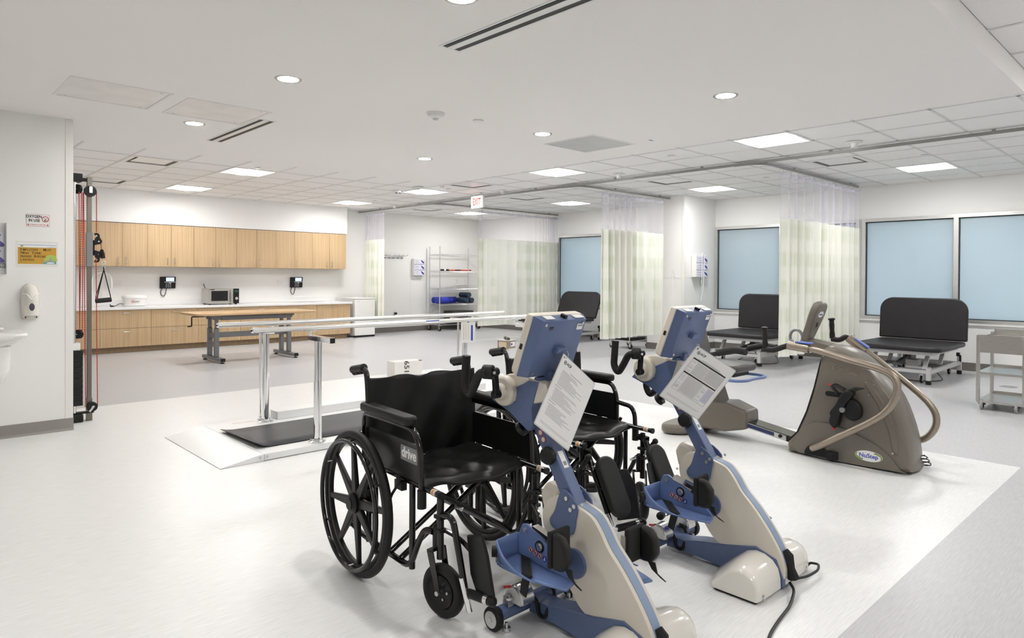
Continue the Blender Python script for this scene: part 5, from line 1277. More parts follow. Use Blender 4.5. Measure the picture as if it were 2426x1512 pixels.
    # console
    a = math.radians(21); hdir = V((-math.sin(a), 0, math.cos(a))); nd = V((math.cos(a), 0, math.sin(a))); cc = V((.460, 0, 1.025))
    Mc = frame(cc, (0, 1, 0), hdir)      # local: u=y, v=up, w = y x up
    sgn = 1 if (Mc.to_3x3() @ V((0, 0, 1))).dot(nd) > 0 else -1
    def W3(w0, w1): return (min(sgn * w0, sgn * w1), max(sgn * w0, sgn * w1))
    shell = part('console_back', MB().loft([[Mc @ V((x, y, sgn * w)) for x, y in ((-hw, -hb), (hw, -hb), (hw, ht), (-hw, ht))] for w, hw, hb, ht in ((.0, .112, .108, .112), (.002, .116, .112, .114), (.040, .134, .122, .117))]), B, t, bevel=.004)
    front = part('console_front', MB().loft([[Mc @ V((x, y, sgn * w)) for x, y in ((-hw, -hb), (hw, -hb), (hw, ht), (-hw, ht))] for w, hw, hb, ht in ((.0405, .135, .123, .118), (.075, .132, .120, .115), (.086, .12, .108, .104))]), BG, t, bevel=.006)
    part('screen', MB().prism(rrect(-.10, .10, -.05, .09, .006), *W3(.0862, .088), Mc), M['blackgloss'], front)
    for u, v in ((-.10, .098), (.10, .098), (.10, -.095), (-.10, -.095)): part('console_screw', MB().prism(circ(u, v, .006, 10), *W3(-.003, .0), Mc), M['zinc'], shell)
    part('brand_print', MB().prism([(.055, .082), (.078, .082), (.078, .090), (.055, .090)], *W3(-.0008, 0), Mc).prism([(.058, .076), (.076, .076), (.076, .079), (.058, .079)], *W3(-.0008, 0), Mc), M['ink'], shell, smooth=0)
    part('asset_tag', MB().prism(rrect(-.104, -.072, .072, .096, .003), *W3(-.001, 0), Mc), M['paper'], shell); part('tag_print', MB().prism([(-.10, .086), (-.076, .086), (-.076, .092), (-.10, .092)], *W3(-.0016, -.001), Mc), M['greyink'], shell, smooth=0)
    Mtop = frame(cc + hdir * .1155 + nd * .02, (0, 1, 0), nd)
    tz = 1 if (Mtop.to_3x3() @ V((0, 0, 1))).z > 0 else -1
    for u0, u1 in ((-.11, -.06), (.05, .095)): part('top_sticker', MB().prism([(u0, -.012), (u1, -.012), (u1, .014), (u0, .014)], *sorted((0, tz * .003)), Mtop), M['paper'], shell, smooth=0)
    part('top_clip', MB().prism([(-.015, -.012), (.0, -.012), (.004, .01), (-.01, .014)], *sorted((0, tz * .012)), Mtop), M['black'], shell, bevel=.002)
    part('side_port', MB().prism([(-.02, .052), (0, .052), (0, .062), (-.02, .062)], .133, .1375, frame(cc, hdir, nd) if False else frame(cc, hdir, nd) @ Matrix.Diagonal((1, 1, 1 if (frame(cc, hdir, nd).to_3x3() @ V((0, 0, 1))).y > 0 else -1, 1))), M['black'], shell, smooth=0)
    part('sheet_bracket', MB().prism([(-.035, -.012), (.025, -.012), (.018, .008), (-.028, .008)], *W3(-.022, 0), Mc), B, shell, bevel=.002)
    part('console_neck', MB().beam((.525, 0, .895), (.515, 0, .94), .06, .03, (0, 1, 0)).cyl((.52, -.05, .905), (.52, .05, .905), .012), B, t)
    return t

cycle('blue and beige leg and arm cycle in front of the foremost wheelchair', (1.83, 1.23, 0))
cycle('blue and beige leg and arm cycle farther right, between wheelchair and stepper', (2.745, 1.23, 0), False)

def sheet(label, top, right, bottom, left, table):
    """laminated sheet hung by one corner"""
    top, right, bottom, left = map(V, (top, right, bottom, left))
    ex = (right - top).normalized(); ey = (top - left); ey = (ey - ex * ey.dot(ex)).normalized()
    W, H = .216, .279
    t = thing('instruction_sheet', label, 'sheet', tuple(top), 0, 'laminated instruction sheets')
    Ms = frame(-ey * H, ex, ey)            # origin lower-left corner (left), x along short edge
    part('laminate', MB().prism(rrect(0, W, 0, H, .004), -.0010, 0, Ms), M['paper'], t)
    part('plastic_edge', MB().prism(rrect(-.004, W + .004, -.004, H + .004, .005), -.0014, -.0010, Ms), M['greylight'], t)
    rnd = random.Random(len(label)); ln = MB()
    def line(x0, x1, y, h=.0012): ln.prism([(x0, y), (x1, y), (x1, y + h), (x0, y + h)], 0, .0003, Ms)
    if not table:
        y = H - .05
        for blk in (13, 1, 11, 1, 10):
            for k in range(blk):
                x1 = .025 + (W - .05) * rnd.uniform(.35, .95) if blk > 1 else .06
                line(.018 if blk == 1 else .026, x1, y, .0012 if blk > 1 else .0018); y -= .0046
                if blk > 1 and rnd.random() < .3: line(.018, .021, y + .0046)
            y -= .004
        line(.018, W - .02, .022, .001); line(.02, W - .03, .017, .0008)
        line(.07, .15, H - .042, .002)
    else:
        fr_ = MB()
        for y0, y1 in ((.06, .225),):
            for yy in (.225, .15): fr_.prism([(.018, yy), (W - .018, yy), (W - .018, yy + .007), (.018, yy + .007)], 0, .0003, Ms)
            for a, b, c, d in ((.018, .019, .06, .225), (W - .019, W - .018, .06, .225), (.05, .0507, .06, .225), (.115, .1157, .157, .225), (.135, .1357, .06, .15), (.165, .1657, .06, .15), (.018, W - .018, .06, .0607)): fr_.prism([(a, c), (b, c), (b, d), (a, d)], 0, .0003, Ms)
        part('table_rules', fr_, M['ink'], t, smooth=0)
        y = .220
        while y > .065:
            if not .147 < y < .16:
                line(.053, .112 if y > .15 else .132, y - .001, .0010)
                if y > .15: line(.118, W - .02, y, .0012)
                if rnd.random() < .35: line(.022, .042, y, .001)
                if y < .15 and rnd.random() < .3: line(.142, .16, y)
            y -= .0032
        part('shaded_cells', MB().prism([(.168, .075), (W - .02, .075), (W - .02, .145), (.168, .145)], 0, .0002, Ms), mat('lavender_cells', (.52, .52, .62), .5), t, smooth=0)
        line(.06, .16, .238, .002); line(.04, .18, .233, .0015); line(.018, W - .02, .028, .0012); line(.02, W - .03, .022, .0008)
    part('print_lines', ln, M['greyink'], t, smooth=0)
    part('logo_ring', MB().torus(Ms @ V((.024, H - .02, .0002)), Ms.to_3x3() @ V((0, 0, 1)), .0065, .0012, 20, 5), M['ink'], t); part('logo_dot', MB().prism(circ(.024, H - .02, .0028, 10), 0, .0004, Ms), M['ink'], t)
    text('logo_lettering', 'ACP', .015, M['ink'], t, Ms @ Matrix.Translation((.034, H - .0195, .0004)), 'LEFT', .0004, 1.0, .0001)
    part('hole', MB().prism(circ(.008, H - .007, .003, 10), 0, .0004, Ms), M['ink'], t)
    c = Ms @ V((.008, H - .007, .0)); n3 = Ms.to_3x3() @ V((0, 0, 1))
    part('hanging_ring', MB().torus(c + n3 * .004 + V((0, 0, .012)), n3.cross(V((0, 0, 1))), .014, .0013, 24, 6), M['chrome'], t)
    return t
dv = V((0, -.052, 0))
sheet('laminated text sheet hanging on the front cycle', V((1.835, 1.715, 1.003)) + dv, V((2.010, 1.714, .877)) + dv, V((1.850, 1.700, .651)) + dv, V((1.675, 1.703, .780)) + dv, False)
dv = V((-.05, -.056, -.018))
sheet('laminated sheet with a printed table hanging on the rear cycle', V((2.702, 1.66, 1.0)) + dv, V((2.856, 1.56, .887)) + dv, V((2.726, 1.646, .647)) + dv, V((2.632, 1.798, .77)) + dv, True)
# power cords on the floor
tag(part('floor_cable', MB().tube(bend([(2.735, 1.215, .03), (2.70, 1.18, .025), (2.60, 1.15, .006), (2.45, 1.13, .006), (2.30, 1.10, .006), (2.16, 1.04, .006), (2.0, .93, .006), (1.8, .7, .006), (1.7, .4, .006)], .08, 5), .006, 8), M['black']), 'black power cord of the rear cycle trailing toward the camera', 'cord')
tag(part('floor_cable', MB().tube(bend([(2.755, 1.212, .04), (2.85, 1.19, .03), (2.95, 1.185, .03), (3.01, 1.21, .03), (3.0, 1.245, .028), (2.985, 1.25, .012)], .04, 5), .0055, 8), M['black']), 'black cord looped around the rear cycle cover', 'cord')
tag(part('floor_cable', MB().tube(bend([(1.845, 1.215, .04), (1.95, 1.20, .008), (2.09, 1.22, .006), (2.16, 1.19, .006), (2.19, 1.13, .006)], .06, 5), .006, 8), M['black']), 'black power cord leaving the front cycle at the bottom edge', 'cord')
# ================================================================== RECUMBENT STEPPER
st = thing('recumbent_stepper', 'taupe recumbent stepper with seat, swinging arms and console', 'stepper', (5.045, 1.50, 0), -90)
TP, TM, BK = M['taupe'], M['taupemetal'], M['black']
body = [(.055, .012), (.098, .06), (.100, .14), (.07, .29), (.0, .474), (-.09, .60), (-.17, .686), (-.28, .765), (-.42, .80), (-.46, .755), (-.47, .69), (-.512, .50), (-.565, .32), (-.63, .16), (-.70, .075), (-.69, .02), (-.64, .012)]
def outline(y, inset, zs=1.0):
    c = V((-.3, .35, 0)); o = []
    for a, b in smooth_poly(body, 3):
        d = (V((a, b, 0)) - c); L = d.length; q = c + d * max(.2, (L - inset) / L); o.append((q.x, y, max(.012, q.y)))
    return o
part('body_shell', MB().loft([outline(-.152, .035), outline(-.148, .012), outline(-.135, .0), outline(-.04, -.012), outline(.04, -.012), outline(.135, 0), outline(.148, .012), outline(.152, .035)]), TP, st, smooth=42)
part('rear_seal', MB().tube([(a, -.136, b) for a, b in ((-.452, .74), (-.472, .69), (-.515, .50), (-.568, .32), (-.634, .16), (-.702, .085))], .006, 6), BK, st)
for s in (-1, 1):
    low = [(-.62, .02), (-.60, .17), (-.52, .25), (-.40, .262), (-.30, .245), (-.12, .18), (-.01, .11), (.055, .03), (.04, .016)]
    part('lower_cover', MB().prism(smooth_poly(low, 3), s * .15 if s > 0 else -.168, .168 if s > 0 else -.15, SIDE), TP, st, bevel=.010, seg=3)
    pan = [(-.04, .30), (-.12, .50), (-.17, .56), (-.13, .42), (-.08, .30), (-.06, .22)]
    part('side_rib', MB().prism(smooth_poly([(.045, .14), (.02, .30), (-.05, .46), (-.14, .575), (-.17, .565), (-.09, .44), (-.02, .28), (.01, .14)], 3), s * .146 if s > 0 else -.158, .158 if s > 0 else -.146, SIDE), TP, st, bevel=.006)
    part('pivot_cap', MB().prism([(-.48 + .085 * math.cos(k * PI / 12), .02 + .085 * math.sin(k * PI / 12)) for k in range(13)], s * .168 if s > 0 else -.178, .178 if s > 0 else -.168, SIDE), BK, st)
    part('pivot_block', MB().box(-.40, -.33, min(s * .17, s * .21), max(s * .17, s * .21), .02, .075).cyl((-.365, s * .21, .05), (-.365, s * .218, .05), .012), BK, st, bevel=.004)
    sc = MB()
    for x, z in ((-.445, .735), (-.585, .045), (.01, .13), (-.14, .50), (-.11, .57)): sc.cyl((x, s * .150, z), (x, s * .160, z), .006, n=10)
    part('screws', sc, M['zinc'], st)
# badge and model lettering on the near side
MBd = frame((-.135, -.1685, .085), (1, 0, 0), (0, 0, 1))
def oval(a, b, n=36): return [(a * math.cos(2 * PI * k / n), b * math.sin(2 * PI * k / n)) for k in range(n)]
bd = part('badge', MB().prism(oval(.088, .036), 0, .002, MBd), M['paper'], st)
part('badge_swoosh', MB().prism([(.086 * math.cos(q), .034 * math.sin(q)) for q in [PI * k / 14 - .45 for k in range(0, 8)]] + [(.078 * math.cos(q), .024 * math.sin(q) - .002) for q in [PI * k / 14 - .45 for k in range(7, -1, -1)]], .002, .003, MBd).prism([(-.086 * math.cos(q), -.034 * math.sin(q)) for q in [PI * k / 14 - .45 for k in range(0, 8)]] + [(-.078 * math.cos(q), -.024 * math.sin(q) + .002) for q in [PI * k / 14 - .45 for k in range(7, -1, -1)]], .002, .003, MBd), mat('badge_green', (.20, .30, .05), .4), bd)
text('badge_lettering', 'NuStep', .040, M['sblue'], bd, MBd @ Matrix.Translation((0, .001, .0024)), 'CENTER', .0008, 1.0)
text('model_lettering', 'T5', .062, M['taupemetal'], st, frame((-.40, -.1525, .672), (.97, 0, -.24), (.24, 0, .97)), 'LEFT', .001, 1.25, .0012); part('model_strip', MB().prism([(-.015, -.006), (.05, -.006), (.05, .006), (-.015, .006)], 0, .001, frame((-.265, -.1525, .633), (.97, 0, -.24), (.24, 0, .97))), TM, st, smooth=0)
# foot pedals
for s in (-1, 1):
    yo = s * .20; dx = 0 if s < 0 else .06
    fp = part('foot_pedal', MB().prism(smooth_poly([(-.375 + dx, .30), (-.35 + dx, .255), (-.32 + dx, .27), (-.30 + dx, .36), (-.255 + dx, .44), (-.22 + dx, .50), (-.245 + dx, .525), (-.29 + dx, .50), (-.33 + dx, .42)], 3), s * .165 if s > 0 else -.235, .235 if s > 0 else -.165, SIDE), BK, st, bevel=.008)
    part('pedal_cup', MB().prism(smooth_poly([(-.25 + dx, .46), (-.19 + dx, .44), (-.17 + dx, .38), (-.19 + dx, .33), (-.24 + dx, .32), (-.28 + dx, .36)], 3), s * .17 if s > 0 else -.22, .22 if s > 0 else -.17, SIDE), BK, fp, bevel=.008)
    part('pedal_strap', MB().tube([(-.36 + dx, yo, .29), (-.37 + dx, yo, .35), (-.33 + dx, yo, .41)], .012, 8).tube([(-.27 + dx, yo, .50), (-.21 + dx, yo, .535), (-.155 + dx, yo, .545)], .014, 8, rr=[.014, .013, .004]), BK, fp)
    part('toe_strap', MB().tube(bend([(-.33 + dx, yo, .49), (-.37 + dx, yo, .535), (-.34 + dx, yo, .55), (-.28 + dx, yo, .52)], .02, 4), .012, 8), BK, fp)
    part('red_clip', MB().ball((-.385 + dx, yo, .545), .010, 8, 6).ball((-.352 + dx, yo - .0, .242), .011, 8, 6), M['red'], fp)
    part('pedal_axle', MB().cyl((-.285 + dx, s * .14, .385), (-.285 + dx, s * .24, .385), .018, n=14), M['greypaint'], fp); part('pedal_slot', MB().prism(rrect(-.43 + dx, -.30 + dx, .455, .49, .016), s * .150 if s > 0 else -.154, .154 if s > 0 else -.150, SIDE), BK, st)
# swinging arms
near = [(-.50, -.20, .075), (-.42, -.235, .12), (-.26, -.26, .226), (-.05, -.26, .372), (.04, -.26, .49), (.062, -.26, .61), (-.012, -.26, .685), (-.265, -.26, .742), (-.45, -.26, .785), (-.62, -.26, .80)]
far = [(-.25, .20, .10), (-.10, .25, .125), (.08, .26, .172), (.155, .26, .30), (.095, .26, .44), (-.165, .26, .65), (-.30, .26, .75), (-.40, .26, .82)]
def cr(pts, k=5):
    P_ = [V(p) for p in pts]; P_ = [2 * P_[0] - P_[1]] + P_ + [2 * P_[-1] - P_[-2]]; o = []
    for i in range(1, len(P_) - 2):
        p0, p1, p2, p3 = P_[i - 1:i + 3]
        for j in range(k):
            s = j / k; o.append(.5 * ((2 * p1) + (p2 - p0) * s + (2 * p0 - 5 * p1 + 4 * p2 - p3) * s * s + (3 * p1 - p0 - 3 * p2 + p3) * s ** 3))
    o.append(P_[-2]); return o
for pts, s in ((near, -1), (far, 1)):
    arm = part('swing_arm', MB().tube(cr(pts), .0235, 14), TM, st)
    e = V(pts[-1]); d = (e - V(pts[-2])).normalized()
    part('arm_collar', MB().cyl(e - d * .12, e + d * .035, .031, n=20), TM, arm, bevel=.004)
    part('lock_lever', MB().loft([[e - d * .02 + V((0, q * .018, .028)) for q in (-1, 1)] + [e - d * .02 + V((0, q * .018, .040)) for q in (1, -1)], [e - d * .14 + V((0, q * .026, .034)) for q in (-1, 1)] + [e - d * .14 + V((0, q * .026, .048)) for q in (1, -1)]]), mat('blue_lever', (.09, .15, .48), .4) if s < 0 else bpy.data.materials['blue_lever'], arm, bevel=.006)
    part('lever_pin', MB().torus(e + V((.0, s * .01, .036)), (0, 1, 0), .012, .003, 14, 6), M['chrome'], arm)
    if s < 0: hp = [e + d * .03, e + V((-.09, 0, -.02)), e + V((-.15, 0, -.045)), e + V((-.205, 0, -.035))]; gb = e + V((-.205, 0, -.03))
    else: hp = [e + d * .03, e + V((-.05, 0, .03)), e + V((-.09, 0, -.0)), e + V((-.15, 0, .005))]; gb = e + V((-.145, 0, .01))
    hb = part('hand_bar', MB().tube(bend(hp, .03, 4), .020, 12), M['rubber'], arm)
    part('hand_grip', MB().lathe([(.019, 0), (.020, .03), (.0165, .06), (.019, .10), (.017, .135), (.026, .146), (.026, .152), (.012, .158), (0, .158)], gb, (-.05, 0, 1), n=18), M['rubber'], hb)
# console on its neck
part('console_neck', MB().loft([[(-.40 + q[0], q[1], .74 + q[2]) for q in ((0, -.06, 0), (0, .06, 0), (.03, .06, .06), (.03, -.06, .06))], [(-.56 + q[0], q[1], .775 + q[2]) for q in ((0, -.05, 0), (0, .05, 0), (.02, .05, .06), (.02, -.05, .06))], [(-.665 + q[0], q[1], .80 + q[2]) for q in ((-.02, -.035, .0), (-.02, .035, .0), (.03, .035, .05), (.03, -.035, .05))]]), TP, st, bevel=.015, seg=3)
ca_ = math.radians(20); cu = V((math.sin(ca_), 0, math.cos(ca_))); Mcs = frame((-.625, 0, .84), (0, 1, 0), cu)
pad_ = smooth_poly([(-.045, -.02), (.045, -.02), (.07, .08), (.088, .18), (.085, .255), (.05, .29), (-.05, .29), (-.085, .255), (-.088, .18), (-.07, .08)], 3)
cs_ = part('console', MB().prism(pad_, -.028, .028, Mcs), TP, st, bevel=.016, seg=4)
for sg in (1, -1):
    Mo = Mcs @ Matrix.Translation((0, .205, sg * .0285)) @ (Matrix.Identity(4) if sg > 0 else Matrix.Rotation(PI, 4, 'Y'))
    nx = (Mo.to_3x3() @ V((0, 0, 1))).x
    if nx > 0:
        ob = part('console_badge', MB().prism(oval(.042, .024), 0, .0015, Mo), M['paper'], cs_); text('console_badge_lettering', 'NuStep', .02, M['sblue'], ob, Mo @ Matrix.Translation((0, 0, .0018)), 'CENTER', .0004)
        part('console_slot', MB().prism(rrect(-.012, .012, -.10, -.065, .003), 0, .001, Mo), BK, cs_)
    else: part('console_screen', MB().prism(rrect(-.055, .055, -.06, .05, .008), 0, .002, Mo), M['blackgloss'], cs_)
part('console_ring', MB().torus((-.70, -.02, .845), (.25, .95, .0), .055, .011, 30, 8), M['greypaint'], st); part('console_clip', MB().torus((-.665, 0, .80), (0, 1, 0), .018, .004, 16, 6), M['chrome'], st)
# rail, seat carriage, seat
def rl(x, z): return [(x, -.075, z), (x, .075, z), (x, .075, z + .045), (x, -.075, z + .045)]
part('slide_rail', MB().loft([rl(-.66, .045), rl(-1.25, .135)]), M['greylight'], st, bevel=.003)
part('rail_cover', MB().loft([[(x, y, z) for y, z in ((-.078, zz), (.078, zz), (.078, zz + .006), (-.078, zz + .006))] for x, zz in ((-.68, .093), (-1.25, .181))]), M['blackgloss'], st); part('rail_band', MB().loft([[(x, y, z) for y, z in ((-.077, zz), (-.075, zz), (-.075, zz + .028), (-.077, zz + .028))] for x, zz in ((-.84, .082), (-1.15, .129))]), M['sblue'] if False else mat('navy_band', (.015, .025, .10), .4), st)
part('rail_end', MB().loft([[(x, y, z) for y, z in ((-.078, zz), (-.075, zz), (-.075, zz + .04), (-.078, zz + .04))] for x, zz in ((-.685, .052), (-.745, .061))]), BK, st); part('rail_knob', MB().cyl((-.79, -.084, .092), (-.79, -.075, .092), .013, n=14), BK, st)
part('carriage', MB().loft([[(-1.05 + .0, y, z) for y, z in ((-.12, .10), (.12, .10), (.10, .24), (-.10, .24))], [(-1.22, y, z) for y, z in ((-.15, .06), (.15, .06), (.12, .29), (-.12, .29))], [(-1.52, y, z) for y, z in ((-.15, .06), (.15, .06), (.12, .26), (-.12, .26))], [(-1.62, y, z) for y, z in ((-.12, .06), (.12, .06), (.09, .18), (-.09, .18))]]), TP, st, bevel=.02, seg=3)
part('seat_column', MB().loft([[(-1.40 + a * .11, b * .10, .25) for a, b in ((-1, -1), (1, -1), (1, 1), (-1, 1))], [(-1.40 + a * .075, b * .07, .40) for a, b in ((-1, -1), (1, -1), (1, 1), (-1, 1))], [(-1.38 + a * .08, b * .07, .50) for a, b in ((-1, -1), (1, -1), (1, 1), (-1, 1))]]), TP, st, bevel=.02, seg=3)
part('stabilizer', MB().prism(smooth_poly([(-.34, -1.56), (-.20, -1.46), (.20, -1.46), (.34, -1.56), (.33, -1.68), (.15, -1.72), (-.15, -1.72), (-.33, -1.68)], 4), .01, .085, Matrix(((0, 1, 0, 0), (1, 0, 0, 0), (0, 0, 1, 0), (0, 0, 0, 1)))), TP, st, bevel=.025, seg=3)
for y in (-.27, .27): part('leveler', MB().cyl((-1.6, y, 0), (-1.6, y, .012), .03), M['rubber'], st)
sp2 = part('seat_pad', MB().prism(rrect(-1.56, -1.10, -.21, .21, .08), .535, .60), M['greyseat'], st, bevel=.025, seg=4); part('seat_plate', MB().box(-1.52, -1.15, -.12, .12, .50, .535), BK, st)
part('seat_back', MB().prism(smooth_poly([(-.20, 0), (.20, 0), (.215, .2), (.18, .40), (.08, .45), (-.08, .45), (-.18, .40), (-.215, .2)], 3), -.035, .035, frame((-1.58, 0, .60), (0, 1, 0), (-.17, 0, .98))), M['greyseat'], st, bevel=.02, seg=3)
part('back_shell', MB().prism(smooth_poly([(-.19, .02), (.19, .02), (.2, .2), (.165, .38), (-.165, .38), (-.2, .2)], 3), -.02, .02, frame((-1.625, 0, .60), (0, 1, 0), (-.17, 0, .98))), BK, st, bevel=.01)
part('seat_handle', MB().tube(bend([(-1.45, .20, .49), (-1.08, .24, .49), (-1.02, .16, .49), (-1.04, .0, .49), (-1.02, -.16, .49), (-1.08, -.24, .49), (-1.45, -.20, .49)], .06, 5), .012, 10), M['bluelight'], st)
for s in (-1, 1):
    ar = part('armrest', MB().tube(bend([(-1.56, s * .25, .62), (-1.42, s * .25, .64), (-1.20, s * .25, .70), (-1.10, s * .25, .73)], .08, 4), .018, 10, ), BK, st)
    part('armrest_pad', MB().tube(bend([(-1.22, s * .25, .698), (-1.08, s * .25, .735), (-.98, s * .25, .725)], .06, 5), .027, 12), M['rubber'], ar)
tag(part('coiled_cord', MB().tube([(5.20 + .03 * math.cos(k * 1.1), 1.36 + .022 * math.sin(k * 1.1) + .002 * k, .012 + .0035 * k) for k in range(22)], .004, 6), M['black']), 'small coil of black cord at the nose of the stepper', 'cord')
# ================================================================== STUB WALL ON THE LEFT
def wallM(x, z, off=0.0): return frame((x, LY - off, z), (1, 0, 0), (0, 0, 1))
# oxygen sign
t = thing('oxygen_sign', 'small white oxygen in use sign with red no-flame symbol', 'sign', (.927, LY, 1.719))
Mo = frame((0, -.001, 0), (1, 0, 0), (0, 0, 1))
part('plate', MB().prism(rrect(-.077, .077, -.049, .049, .006), 0, .002, Mo), M['pictored'], t); part('face', MB().prism(rrect(-.0755, .0755, -.0475, .0475, .005), .002, .0026, Mo), M['paper'], t)
text('lettering', 'OXYGEN', .031, M['ink'], t, Mo @ Matrix.Translation((-.027, .028, .0028)), 'CENTER', .0009, .82); text('lettering', 'IN USE', .031, M['ink'], t, Mo @ Matrix.Translation((-.025, -.003, .0028)), 'CENTER', .0009, .82)
text('small_lettering', 'NO SMOKING  NO OPEN FLAMES', .0085, M['pictored'], t, Mo @ Matrix.Translation((0, -.036, .0028)), 'CENTER', .0002, .80)
for u in (-.064, .064): part('warning_triangle', MB().prism([(u - .008, -.042), (u + .008, -.042), (u, -.028)], .0026, .003, Mo), M['pictored'], t, smooth=0)
rg = MB(); rg.torus(Mo @ V((.049, .011, .003)), (0, 1, 0), .0215, .0026, 28, 6)
part('prohibition_ring', rg, M['pictored'], t); part('prohibition_bar', MB().prism([(.034, .024), (.0365, .0265), (.064, -.002), (.0615, -.0045)], .0030, .0036, Mo), M['pictored'], t, smooth=0)
part('flame_mark', MB().prism([(.040, -.004), (.047, .010), (.050, .002), (.056, -.004)], .0026, .003, Mo).prism([(.050, .012), (.060, .020), (.061, .018), (.052, .010)], .0026, .003, Mo), M['ink'], t, smooth=0)
# hand washing notice
t = thing('notice_sign', 'laminated orange notice about washing hands under the oxygen sign', 'sign', (.923, LY, 1.448))
part('laminate', MB().prism(rrect(-.138, .138, -.101, .101, .004), 0, .001, Mo), M['greylight'] if False else mat('clear_laminate', (.80, .78, .74), .25), t)
part('sheet', MB().prism([(-.128, -.085), (.128, -.085), (.128, .09), (-.128, .09)], .001, .0014, Mo), M['paper'], t, smooth=0)
part('orange_field', MB().prism([(-.127, -.08), (.127, -.08), (.127, .052), (-.127, .052)], .0014, .0018, Mo), mat('orange_print', (.56, .31, .03), .45), t, smooth=0)
part('blue_rule', MB().prism([(-.127, .070), (.127, .070), (.127, .0735), (-.127, .0735)], .0014, .0018, Mo), mat('blue_rule', (.16, .32, .62), .5), t, smooth=0); part('crest', MB().prism([(-.11, .056), (-.093, .056), (-.093, .069), (-.11, .069)], .0014, .0018, Mo), mat('tan_crest', (.45, .36, .12), .5), t, smooth=0)
part('grey_rule', MB().prism([(.065, .056), (.125, .056), (.125, .0575), (.065, .0575)], .0014, .0018, Mo), M['greyink'], t, smooth=0)
for k, s_ in enumerate(('EMPLOYEES MUST', 'WASH THEIR', 'HANDS BEFORE', 'LEAVING')):
    x = -.112; 
    for w_ in s_.split(' '):
        o = text('lettering', w_[0], .0285, M['ink'], t, Mo @ Matrix.Translation((x, .034 - .0265 * k, .002)), 'LEFT', .0002, .85); x += .0175
        o = text('lettering', w_[1:], .0235, M['ink'], t, Mo @ Matrix.Translation((x, .0325 - .0265 * k, .002)), 'LEFT', .0002, .90); x += .0152 * (len(w_) - 1) + .012
part('green_bush', MB().prism(smooth_poly([(.045, -.06), (.058, -.02), (.08, -.005), (.11, -.008), (.127, -.025), (.127, -.06)], 3), .0018, .0021, Mo), mat('lime_print', (.38, .52, .10), .5), t); part('teal_ground', MB().prism([(.04, -.08), (.127, -.08), (.127, -.058), (.04, -.062)], .0019, .0023, Mo), mat('teal_print', (.10, .34, .33), .5), t, smooth=0)
part('grey_hands', MB().prism(smooth_poly([(.04, -.063), (.055, -.052), (.075, -.05), (.085, -.03), (.095, -.032), (.096, -.05), (.115, -.056), (.11, -.066), (.07, -.068)], 3), .0021, .0025, Mo), mat('grey_hands', (.33, .33, .32), .5), t); part('foam', MB().prism(smooth_poly([(.062, -.075), (.075, -.066), (.105, -.067), (.115, -.074)], 3), .0023, .0027, Mo), M['paper'], t)
# soap dispenser
t = thing('soap_dispenser', 'white wall soap dispenser with dark oval window', 'soap dispenser', (.873, LY, .93))
def sec(z, w_, d_, n=16): return [(w_ * math.cos(PI * k / n), -d_ * math.sin(PI * k / n) ** .8, z) for k in range(n + 1)]
part('body', MB().loft([sec(.0, .045, .05), sec(.012, .056, .075), sec(.08, .062, .105), sec(.17, .063, .11), sec(.225, .058, .10), sec(.26, .045, .075), sec(.282, .02, .035)]), M['cream'], t, smooth=60)
part('cover_ridge', MB().tube(cr([(-.055, -.058, .20), (-.03, -.098, .195), (.0, -.116, .155), (.03, -.098, .195), (.055, -.058, .20)]), .004, 6), M['whitegloss'], t)
part('push_bar', MB().loft([[(u * .048, -.085 - .025 * (1 - u * u), .03 + v) for u in (-1, -.5, 0, .5, 1)] + [(u * .048, -.078 - .025 * (1 - u * u), .03 + v) for u in (1, .5, 0, -.5, -1)] for v in (0, .03, .08)]), M['cream'], t)
part('window', MB().ball((0, -.112, .098), (.018, .006, .030), 18, 10), mat('dark_window', (.06, .055, .085), .2), t)
for u in (-.036, .036): part('key_slot', MB().box(u - .004, u + .004, -.072, -.062, .010, .020), M['ink'], t)
# wall-hung wash basin
t = thing('wash_basin', 'white wall-hung wash basin cut by the left edge of the picture', 'wash basin', (.50, LY, 0))
def bs(z, w_, y1, k=.12, n=9):
    pts = [(-w_, 0, z), ]
    pts += [(-w_ + k - k * math.cos(a * PI / 2 / n), -y1 + k - k * math.sin(a * PI / 2 / n), z) for a in range(n + 1)]
    pts += [(w_ - k + k * math.sin(a * PI / 2 / n), -y1 + k - k * math.cos(a * PI / 2 / n), z) for a in range(n + 1)]
    return pts + [(w_, 0, z)]
part('bowl', MB().loft([bs(.73, .20, .30), bs(.775, .262, .40), bs(.80, .30, .455), bs(.83, .315, .47), bs(.845, .31, .465), bs(.850, .295, .45)]), M['whitegloss'], t, smooth=50)
part('hollow_shade', MB().loft([[(.21 * math.cos(2 * PI * k / 24), -.25 + .14 * math.sin(2 * PI * k / 24), .8505) for k in range(24)], [(.20 * math.cos(2 * PI * k / 24), -.25 + .13 * math.sin(2 * PI * k / 24), .852) for k in range(24)]]), mat('basin_shade', (.70, .69, .67), .15), t)  # flat oval, the shade inside the bowl put into its darker colour
part('faucet_deck', MB().box(-.2, .2, -.10, -.003, .85, .875), M['whitegloss'], t, bevel=.012, seg=3)
part('shroud', MB().loft([bs(.40, .12, .20, .09), bs(.47, .19, .26, .10), bs(.56, .225, .30, .11), bs(.74, .23, .31, .11)]), M['whitegloss'], t, smooth=50)
part('faucet', MB().cyl((0, -.05, .875), (0, -.05, .96), .022).tube(bend([(0, -.05, .95), (0, -.10, .99), (0, -.2, .97)], .04, 4), .013, 10), M['chrome'], t)
